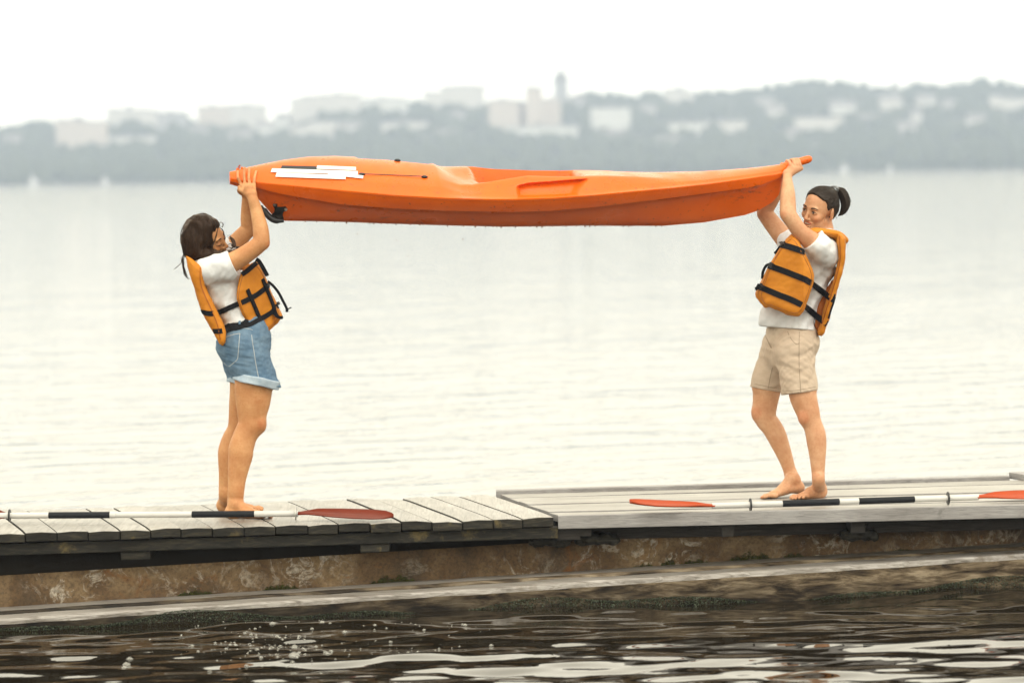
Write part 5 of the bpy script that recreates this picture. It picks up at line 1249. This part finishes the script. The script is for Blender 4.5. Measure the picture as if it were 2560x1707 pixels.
# near arm (left)
hb = PY(1988, 416, 20.0); hy = 20.025 - Y2
na2 = [((2062, 632), .060, -.165), ((2040, 612), .0545, -.19), ((2018, 595), .0475, -.21), ((1998.5, 577), .0415, -.222), ((1982, 553), .0410, -.225), ((1971, 535), .0425, -.222), (a2(359, 430), .0415, -.195), (a2(358, 350), .0385, -.165), (a2(356, 290), .0330, -.14), (a2(354, 240), .0268, -.11), (a2(354, 205), .0245, -.085), ((1968.7, 438), .0245, -.07)]
B.path([W2(p, d) for p, r, d in na2], [r for p, r, d in na2], k=.012); B.ell(W2((1962, 536), -.225), (.016, .016, .018), None, .02)
z4 = lambda x, y: (1930 + x / 13.07, 385 + y / 13.07)
mcp2 = [z4(665, 455), z4(765, 462), z4(862, 458), z4(955, 480)]; pip2 = [z4(568, 262), z4(700, 222), z4(775, 200), z4(862, 190)]
wr2 = W2((1968.7, 438), -.07); fl = []; dip = [z4(482, 228), z4(612, 196), z4(700, 186), z4(800, 180)]; tp = [z4(450, 330), z4(580, 300), z4(690, 290), z4(790, 270)]
for k in range(4):
    M_ = W2(mcp2[k], hy - .050 + .004 * k); B.cone(wr2 + [.004 + (k - 1.5) * .006, 0, .008], M_, .015, .0115, .014)
    fl.append([M_, W2(((mcp2[k][0] * .5 + pip2[k][0] * .5), (mcp2[k][1] * .5 + pip2[k][1] * .5)), hy - .042), W2(pip2[k], hy - .022), W2(dip[k], hy + .006), W2(tp[k], hy + .030)])
fingers(B, fl, .0098, .0072); kn2 = [q[0] for q in fl] + [q[2] for q in fl]
B.path([wr2 + [-.004, 0, .01], W2(z4(520, 580), hy - .040), W2(z4(560, 470), hy - .030), W2(z4(640, 430), hy - .012)], [.017, .0155, .0125, .009], k=.012)
# far arm (right)
fa2 = [((1975, 612), .056, .10), ((1952, 585), .0505, .12), ((1932, 560), .0465, .13), ((1917, 540), .0435, .135), ((1912, 529), .0415, .135), ((1925, 505), .041, .13), ((1940, 480), .037, .12), ((1953, 458), .029, .105), ((1961, 440), .025, .095)]
B.path([W2(p, d) for p, r, d in fa2], [r for p, r, d in fa2], k=.012)
wf2 = W2((1962, 436), .09); ffl = []
for k in range(4):
    M_ = W2((1952 + 9 * k, 418 - 2 * k), .075); B.cone(wf2 + [(k - 1.5) * .007, 0, .008], M_, .0145, .0108, .012); ffl.append([M_, W2((1953 + 9 * k, 411 - 2 * k), .06), W2((1955 + 9 * k, 408.5 - 2 * k), .035)])
fingers(B, ffl); B.path([wf2, W2((1972, 426), .05), W2((1980, 423), .03)], [.015, .012, .009], k=.01)
# head, three-quarter towards the viewer, tipped back a little
F2 = nrm([-.68, -.72, -.10]); UU2 = nrm([.07, -.33, .94]); O2 = W2((2050, 514), -.03)
at2 = head(B, O2, F2, UU2); U2n = nrm(UU2 - (UU2 @ F2) * F2); R2 = [F2, np.cross(U2n, F2), U2n]
B.cone(at2(-.020, 0, -.06), W2((2062, 600), 0), .052, .058, .02)
spots2 = lipspots(at2) + [(kn2, .009, (1.0, .82, .76)), ([W2((1962, 536), -.24)], .03, (1.0, .84, .78)), ([W2(b2(540, 800), -.18)], .045, (.98, .84, .80)), ([W2(b2(160, 760), .06)], .045, (.98, .84, .80)), ([toe2, ball2 + [0, 0, .01]], .035, (1.03, .86, .82)), ([at2(.088, .034, -.060)], .003, (.35, .28, .25))]
B.build('body', [M_SKIN2], p2, spots2)
face_parts(at2, F2, p2, M_HAIR2, False, R2)

# shirt
C = SDF((1.20, Y2 - .36, .74), (1.80, Y2 + .34, 1.52), .004)
C.path([W2(p) for p, r in trunk2[1:-1]], [r + .013 for p, r in trunk2[1:-1]], k=.02, axis=TL, sc=1.40)
C.cone(W2((2066, 636), -.14), W2((2046, 616), -.19), .072, .070, .02); C.cone(W2((2052, 622), -.18), W2((2030, 598), -.205), .068, .0625, .01)
C.cone(W2((1990, 616), .08), W2((1976, 606), .10), .064, .058, .02)
C.cone(W2((2060, 596), 0), W2((2062, 626), -.12), .05, .062, .03); C.cone(W2((2050, 600), 0), W2((1990, 612), .09), .05, .055, .03)
C.path([W2((1966, 770)), W2((1974, 835))], [.112, .118], k=.02, axis=TL, sc=1.3)
C.ell(W2((1925, 800), -.05), (.06, .06, .08), None, .04)
C.wrinkle(.0042, .085, 15, (1, 1, .5)); C.wrinkle(.0012, .03, 16, (.6, 1, 1.6)); C.cover(B)
sn = nrm(W2((2010, 577), -.21) - W2((2043, 612), -.19)); sp_ = W2((2035, 604), -.20); C.plane(sp_ + sn * .012, sn, k=.006, lo=sp_ - .11, hi=sp_ + .11)
C.plane(W2((1976, 822)), nrm([-.10, -.05, -1]), k=.006); C.build('shirt', [M_SHIRT], p2)
# shorts
D = SDF((1.18, Y2 - .34, .50), (1.75, Y2 + .34, 1.02), .004)
D.path([W2(p) for p in ((1979, 805), (1975, 835), (1972, 865), (1968, 885))], [.098, .110, .116, .105], k=.02, axis=TL, sc=1.28)
D.ell(W2((2010, 855), -.05), (.080, .10, .085), None, .04)
clip_cone(D, W2((1986, 868), -.085), W2(b2(516, 594), -.118), .104, .0885, nrm([.13, -.05, -1]), .016, TL, .95)
clip_cone(D, W2((1949, 868), .075), W2(b2(249, 569), .10), .098, .0845, nrm([-.20, -.02, -1]), .016, TL, .95)
D.wrinkle(.0026, .075, 18, (1.6, 1, .5)); D.wrinkle(.0014, .03, 19, (2, 1, .5)); D.cover(B)
D.plane(W2((1978, 800)), np.array([0, 0, 1.]), k=.006)
for c_, dy, ax_ in ((b2(516, 594), -.118, nrm([.13, -.05, -1])), (b2(249, 569), .10, nrm([-.20, -.02, -1]))): D.plane(W2(c_, dy), ax_, k=.004, lo=W2(c_, dy) - [.12, .095, .10], hi=W2(c_, dy) + [.12, .095, .07])
sh = D.build('beige_shorts', [M_KHAKI], p2); dbv = D.bvh()
for pl in ([(422, 95), (440, 140), (470, 180), (503, 208), (518, 185)], [(518, 95), (515, 200), (515, 350), (522, 480), (530, 600)], [(380, 575), (450, 580), (530, 568), (650, 545)], [(125, 515), (200, 530), (280, 548), (370, 560)], [(300, 385), (285, 440), (262, 560)]):
    surf_ribbon('seam', [b2(*q) for q in pl], .0030, .0014, M_SEAM, sh, dbv, 4)
surf_ribbon('fly', [b2(*q) for q in ((226, 50), (232, 110), (262, 170), (290, 230))], .006, .002, M_SEAM, sh, dbv, 4)

# life vest
Vt = SDF((1.14, Y2 - .44, .84), (1.76, Y2 + .3, 1.50), .004)
front = [a2(*q) for q in ((330, 735), (345, 712), (392, 668), (430, 700), (470, 770), (500, 830), (532, 890), (560, 950), (575, 1010), (572, 1060), (556, 1110), (530, 1190), (505, 1260), (486, 1305), (455, 1340), (430, 1346), (380, 1335), (320, 1315), (250, 1288), (205, 1265), (172, 1272), (135, 1235), (92, 1185), (90, 1150), (120, 1095), (145, 1050), (185, 960), (225, 890), (265, 825), (300, 770))]
dF2 = lambda px, py: Y2 - .215 - (px - 1960) / SC2 * .50 + np.clip((1925 - px) / SC2, 0, 1) ** 2 * 4.0 + np.clip((px - 2010) / SC2, 0, 1) * 1.1 + np.clip((620 - py) / SC2, 0, 1) * .45
Vt.outline(front, dF2, .040, .034, SC2, 0); Vt.wrinkle(.0022, .10, 61); Vt.wrinkle(.0007, .03, 63)
vest2 = Vt.build('life_vest_front', [M_VEST], p2); fbv = Vt.bvh(); seamline(front, .90, fbv, vest2)
surf_ribbon('seam', [a2(*q) for q in ((300, 790), (265, 850), (225, 930), (195, 1010), (165, 1090), (140, 1160), (170, 1240))], .0028, .002, M_PIPE, vest2, fbv, 4)
# the other front half, on her right
V3 = SDF((1.10, Y2 - .3, .86), (1.55, Y2 + .3, 1.50), .005)
f3 = [a2(*q) for q in ((335, 735), (290, 790), (240, 880), (180, 970), (130, 1070), (100, 1150), (100, 1190), (180, 1270), (260, 1285), (330, 1200), (380, 1000), (400, 800))]
V3.outline(f3, lambda px, py: Y2 + .02 + (px - 1905) / SC2 * 1.0, .03, .028, SC2, 0); V3.build('life_vest_front', [M_VEST], p2)
Vb = SDF((1.36, Y2 - .36, .84), (1.90, Y2 + .32, 1.52), .004)
back = [a2(*q) for q in ((772, 668), (800, 678), (826, 702), (829, 760), (826, 830), (818, 900), (802, 980), (780, 1060), (758, 1140), (738, 1210), (715, 1290), (690, 1370), (668, 1430), (655, 1478), (636, 1500), (606, 1496), (600, 1470), (620, 1400), (640, 1320), (668, 1220), (700, 1120), (730, 1040), (752, 960), (768, 880), (768, 800), (760, 735))]
Vb.outline(back, lambda px, py: Y2 - .02 - (px - 2080) / SC2 * .6, .165, .028, SC2, 0)
inn = [a2(*q) for q in ((640, 1160), (690, 1090), (725, 1030), (720, 1120), (690, 1220), (660, 1320), (630, 1420), (605, 1480), (575, 1420), (590, 1290))]
Vb.wrinkle(.002, .09, 71); Vb.wrinkle(.0008, .025, 73)
vb = Vb.build('life_vest_back', [M_VEST], p2); bbv = Vb.bvh()
Vi = SDF((1.36, Y2 - .2, .84), (1.76, Y2 + .3, 1.40), .005); Vi.outline(inn, lambda px, py: Y2 + .02 + 0 * px, .12, .02, SC2, 0); Vi.build('life_vest_lining', [M_VEST2], p2)
surf_ribbon('piping', [a2(*q) for q in ((780, 690), (785, 760), (790, 850), (778, 940), (752, 1040), (725, 1130), (700, 1210), (670, 1300), (640, 1400))], .0035, .003, M_VEST2, vb, bbv)
yk_ = SDF((1.36, Y2 - .40, 1.26), (1.84, Y2 + .2, 1.56), .004)
yk_.path([W2(a2(800, 720), -.10), W2(a2(760, 682), -.12), W2(a2(700, 664), -.13), W2(a2(640, 655), -.14), W2(a2(570, 650), -.16), W2(a2(480, 690), -.19), W2(a2(450, 720), -.20)], [.024, .023, .021, .020, .019, .018, .016], k=0, axis=TL, sc=2.0)
yk_.path([W2(a2(780, 700), .06), W2(a2(700, 664), .06), W2(a2(600, 652), .04), W2(a2(480, 680), 0), W2(a2(390, 700), -.04)], [.022, .019, .016, .014, .014], k=0, axis=TL, sc=1.8)
yk_.build('life_vest_shoulder', [M_VEST], p2)
allb = joinbvh(Vt, Vb, C, Vi)
webbing(p2, fbv, [a2(*q) for q in ((312, 765), (350, 770), (420, 790), (470, 810), (505, 832))], 15, SC2)
webbing(p2, allb, [a2(*q) for q in ((205, 930), (270, 950), (350, 980), (420, 1008), (490, 1035), (560, 1080), (620, 1128), (680, 1172), (735, 1210))], 15, SC2)
webbing(p2, allb, [a2(*q) for q in ((125, 1098), (200, 1130), (280, 1165), (350, 1190), (430, 1225), (500, 1262), (550, 1305), (600, 1345), (640, 1375), (675, 1402))], 15, SC2)
for q, an in (((322, 762), .25), ((228, 928), .45), ((145, 1102), .5)): buckle(p2, fbv, *a2(*q), 15, 14, an, SC2)
tail(p2, [W2(a2(*q), d) for q, d in (((295, 735), -.12), ((310, 750), -.2), ((270, 810), -.2), ((250, 830), -.19))], .016)
tail(p2, [W2(a2(*q), d) for q, d in (((215, 915), -.2), ((180, 930), -.19), ((155, 980), -.17), ((150, 1035), -.15))], .014)
tail(p2, [W2(a2(*q), d) for q, d in (((125, 1080), -.2), ((108, 1110), -.19), ((92, 1120), -.17))], .018)
tail(p2, [W2(a2(*q), d) for q, d in (((742, 1160), -.24), ((735, 1215), -.24), ((710, 1290), -.22), ((690, 1360), -.20))], .010)
# hair pulled back, scrunchie and ponytail
H = SDF(at2(0, 0, 0) - .2, at2(0, 0, 0) + .2, .0025)
H.ell(at2(-.008, 0, .014), (.103, .083, .088), R2, 0); H.ell(at2(-.048, 0, -.015), (.070, .070, .080), R2, .02); H.ell(at2(-.070, 0, .055), (.030, .032, .030), R2, .03)
hn_ = nrm(F2 * .84 - U2n * .50); H.plane(at2(.063, 0, .066), hn_, k=.006); H.plane(at2(0, 0, -.080), -U2n, k=.01)
for s in (-1, 1): H.ell(at2(-.004, s * .088, -.030), (.030, .034, .038), R2, .006, 's'); H.ell(at2(.060, s * .060, .022), (.03, .03, .028), R2, .01, 's')
H.wrinkle(.0008, .02, 81, (4, 4, 1)); hr = H.build('hair', [M_HAIR2], p2)
z2 = lambda x, y: (1980 + x / 9.8, 455 + y / 9.8)
PT = SDF(W2((2110, 505)) - .2, W2((2110, 505)) + .2, .003)
pony = [z2(*q) for q in ((1075, 140), (1120, 126), (1180, 122), (1240, 140), (1300, 175), (1350, 230), (1390, 300), (1415, 390), (1425, 470), (1418, 560), (1395, 650), (1355, 720), (1300, 775), (1230, 815), (1150, 842), (1110, 838), (1160, 770), (1195, 690), (1205, 600), (1195, 520), (1170, 420), (1130, 320), (1095, 230))]
PT.outline(pony, lambda x, y: Y2 + .03 + 0 * x, .042, .040, SC2, 0); PT.wrinkle(.0015, .02, 91, (1, 1, 4)); PT.build('ponytail', [M_HAIR2], p2); pbv = PT.bvh()
mb = MB(); sc0 = W2(z2(1060, 190), .02)
for k in range(3):
    pts = [sc0 + nrm(R2[1] * .35 + R2[0] * -.2 + [0, 0, .1]) * (k - 1) * .004 + .021 * (math.cos(t) * R2[1] + math.sin(t) * nrm(U2n + .6 * R2[0])) * (1 + .10 * math.sin(9 * t + k)) for t in np.linspace(0, 2 * math.pi, 40)]
    mb.tube(pts, .0042, 6)
mb.build('scrunchie', simple('grey_scrunchie', (.30, .31, .33), .5, .5, 60), p2, True)
st = []; rh = np.random.default_rng(5); hc = at2(-.008, 0, .018); hbv = H.bvh()
bun = nrm((at2(-.070, 0, .075) - hc) @ np.array(R2).T / np.array([.103, .084, .092]))
for k in range(520):
    s = rh.choice([-1, 1]); u = rh.random()
    c0 = np.array([[.066, 0, .070], [.060, .030, .064], [.040, .062, .036], [.022, .074, .000], [-.012, .076, .020], [-.046, .064, -.040], [-.07, .02, -.07]])
    i_ = u * 5.98; j_ = int(i_); q = c0[j_] * (1 - i_ + j_) + c0[j_ + 1] * (i_ - j_); q = q * [1, s, 1]
    d0 = nrm((q - [-.008, 0, .018]) / [.103, .084, .092]); w_ = math.acos(np.clip(d0 @ bun, -1, 1)); P_ = []
    for t in np.linspace(rh.uniform(0, .35), .97, 14):
        d = (math.sin((1 - t) * w_) * d0 + math.sin(t * w_) * bun) / (math.sin(w_) + 1e-6)
        o_ = hc + (d * [.103, .084, .092]) @ np.array(R2) * 1.35; h_ = hbv.ray_cast(Vector(o_), Vector(nrm(hc - o_)))
        if h_[0] is not None and (np.array(h_[0]) - o_) @ (hc - o_) < .06 * np.linalg.norm(hc - o_): P_.append(np.array(h_[0]) + nrm(o_ - hc) * .0008)
    if len(P_) > 5: st.append(np.array(P_))
for k in range(150):
    v = rh.uniform(0, 1); top = np.array([1085, 150]) * (1 - v) + np.array([1110, 230]) * v
    m1 = np.array([np.interp(v, (0, 1), (1300, 1140)), np.interp(v, (0, 1), (180, 330))]); m2_ = np.array([np.interp(v, (0, 1), (1415, 1200)), np.interp(v, (0, 1), (470, 560))]); m3 = np.array([np.interp(v, (0, 1), (1300, 1180)), np.interp(v, (0, 1), (770, 720))]); e_ = np.array([1150, 835]) + rh.normal(size=2) * 12
    pts = [hit(pbv, *z2(*q), .001)[0] for q in catmull([top, m1, m2_, m3, e_], 18)]; pts = [p for p in pts if p is not None]
    if len(pts) > 5: st.append(np.array(pts))
for pl, n in (([(1400, 360), (1438, 440), (1435, 520), (1410, 620)], 4), ([(850, 800), (820, 860), (800, 930), (798, 985)], 2), ([(870, 810), (845, 870), (838, 930)], 2), ([(1080, 850), (1100, 890), (1085, 930)], 2)):
    for _ in range(n): st.append(catmull([W2((z2(*q)[0] + rh.normal() * .7, z2(*q)[1] + rh.normal() * .7), -.135 if q[0] < 1000 else .02) for q in pl], 12))
strands('hair_strands', st, .0006, M_HAIR2, hr)
# ================================================================== PADDLES lying on the deck
def paddle(label, P0, P1, segs, r=.0155, rings=(), blades=()):
    """P0..P1 world ends of the shaft; segs (t0, t1, material)"""
    root = empty('paddle', (np.array(P0) + P1) / 2, label, 'paddle', 'kayak paddles lying on the deck'); P0 = np.array(P0, float); P1 = np.array(P1, float); e = nrm(P1 - P0)
    def pt(px):          # the shaft point under a photo column
        lo, hi = -.6, 1.6
        for _ in range(40):
            t = (lo + hi) / 2; x = proj_arr(*(P0 + (P1 - P0) * t))[0]
            if x < px: lo = t
            else: hi = t
        return P0 + (P1 - P0) * lo
    for x0, x1, mt, dr, nm in segs:
        a, c = pt(x0), pt(x1); mb = MB(); mb.tube([a, a + e * .003, c - e * .003, c], [r + dr - .0012, r + dr, r + dr, r + dr - .0012], 20); mb.build(nm, mt, root, True).data.set_sharp_from_angle(angle=.9)
    for x, mt in rings:
        a = pt(x); mb = MB(); mb.tube([a - e * .004, a - e * .0025, a + e * .0025, a + e * .004], [r + .001, .033, .033, r + .001], 24); mb.build('drip_ring', mt, root, True).data.set_sharp_from_angle(angle=.6)
    for x0, outl, mt, tilt, curve in blades:
        # outl: (distance from the root, lower edge, upper edge) across the blade; the blade plane is tilted from the deck
        a = pt(x0); sg = 1 if outl[-1][0] > 0 else -1; up = np.array([0, math.cos(tilt), math.sin(tilt)]); up = nrm(up - e * (up @ e)); nn = np.cross(e, up)
        V = []; m_ = 13; n = len(outl)
        D_ = np.array(outl); ts = np.linspace(0, 1, 34); ii = np.linspace(0, n - 1, 34)
        D2 = np.stack([np.interp(ii, range(n), D_[:, k]) for k in range(3)], 1)
        for d, l_, u_ in D2:
            for k in range(m_):
                v = l_ + (u_ - l_) * k / (m_ - 1); c = curve * (d / D_[-1, 0]) ** 2 + .012 * ((2 * k / (m_ - 1) - 1) ** 2) * min(1, abs(d) / .1)
                V.append((a + e * d + up * v + nn * c, .0035 + .006 * math.exp(-((v - (l_ + u_) / 2) / .012) ** 2) * (1 - abs(d / D_[-1, 0]))))
        top = [p + nn * h for p, h in V]; bot = [p - nn * h * .7 for p, h in V]; N_ = len(V); Fc = []
        for i_ in range(33):
            for k in range(m_ - 1):
                q = (i_ * m_ + k, i_ * m_ + k + 1, (i_ + 1) * m_ + k + 1, (i_ + 1) * m_ + k); Fc.append(q); Fc.append(tuple(N_ + w_ for w_ in q[::-1]))
            for k in (0, m_ - 1): Fc.append((i_ * m_ + k, (i_ + 1) * m_ + k, N_ + (i_ + 1) * m_ + k, N_ + i_ * m_ + k))
        for i_ in (0, 33):
            for k in range(m_ - 1): Fc.append((i_ * m_ + k, i_ * m_ + k + 1, N_ + i_ * m_ + k + 1, N_ + i_ * m_ + k))
        mb = MB(); mb.add(top + bot, Fc); mb.build('blade', mt, root, True)
    return root
za = .040
paddle('paddle with dark red blades lying across the jetty at the left woman\'s feet', G(0, 1288.5, za), G(740, 1283.5, .036),
       [(-40, 122, M_SHAFT, 0, 'shaft'), (122, 275, M_GRIP, .0012, 'grip'), (275, 289, M_SHAFT, .0015, 'ferrule'), (289, 480, M_SHAFT, 0, 'shaft'), (480, 636, M_GRIP, .0012, 'grip'), (636, 745, M_SHAFT, 0, 'shaft')], rings=((24, M_BLACK), (740, M_STEEL)),
       blades=((744, ((0, -.014, .014), (.04, -.02, .024), (.10, -.052, .036), (.18, -.075, .04), (.28, -.085, .045), (.38, -.082, .05), (.44, -.065, .045), (.475, -.03, .02), (.485, -.012, .0)), M_BLADE, math.radians(15), -.022),
               (16, ((0, -.014, .014), (-.04, -.02, .03), (-.10, -.05, .05), (-.28, -.085, .08), (-.40, -.075, .07), (-.47, -.02, .02)), M_BLADE, math.radians(62), .02)))
paddle('paddle with orange blades lying along the front of the boardwalk', G(1787, 1264, .030), G(2442, 1242.5, .034),
       [(1780, 1956, M_SHAFT, 0, 'shaft'), (1956, 2098, M_GRIP, .0012, 'grip'), (2098, 2147, M_SHAFT, 0, 'shaft'), (2147, 2286, M_GRIP, .0012, 'grip'), (2286, 2446, M_SHAFT, 0, 'shaft')], rings=((1876, M_BLACK), (2370, M_BLACK)),
       blades=((1790, ((0, -.014, .014), (-.04, -.02, .02), (-.12, -.05, .045), (-.22, -.07, .065), (-.32, -.075, .07), (-.40, -.05, .06), (-.435, -.01, .04), (-.44, .01, .025)), M_BLADEO, math.radians(7), .026),
               (2440, ((0, -.014, .014), (.04, -.022, .02), (.12, -.06, .04), (.22, -.08, .055), (.34, -.08, .06), (.42, -.06, .045), (.46, -.01, .01)), M_BLADEO, math.radians(13), -.01)))
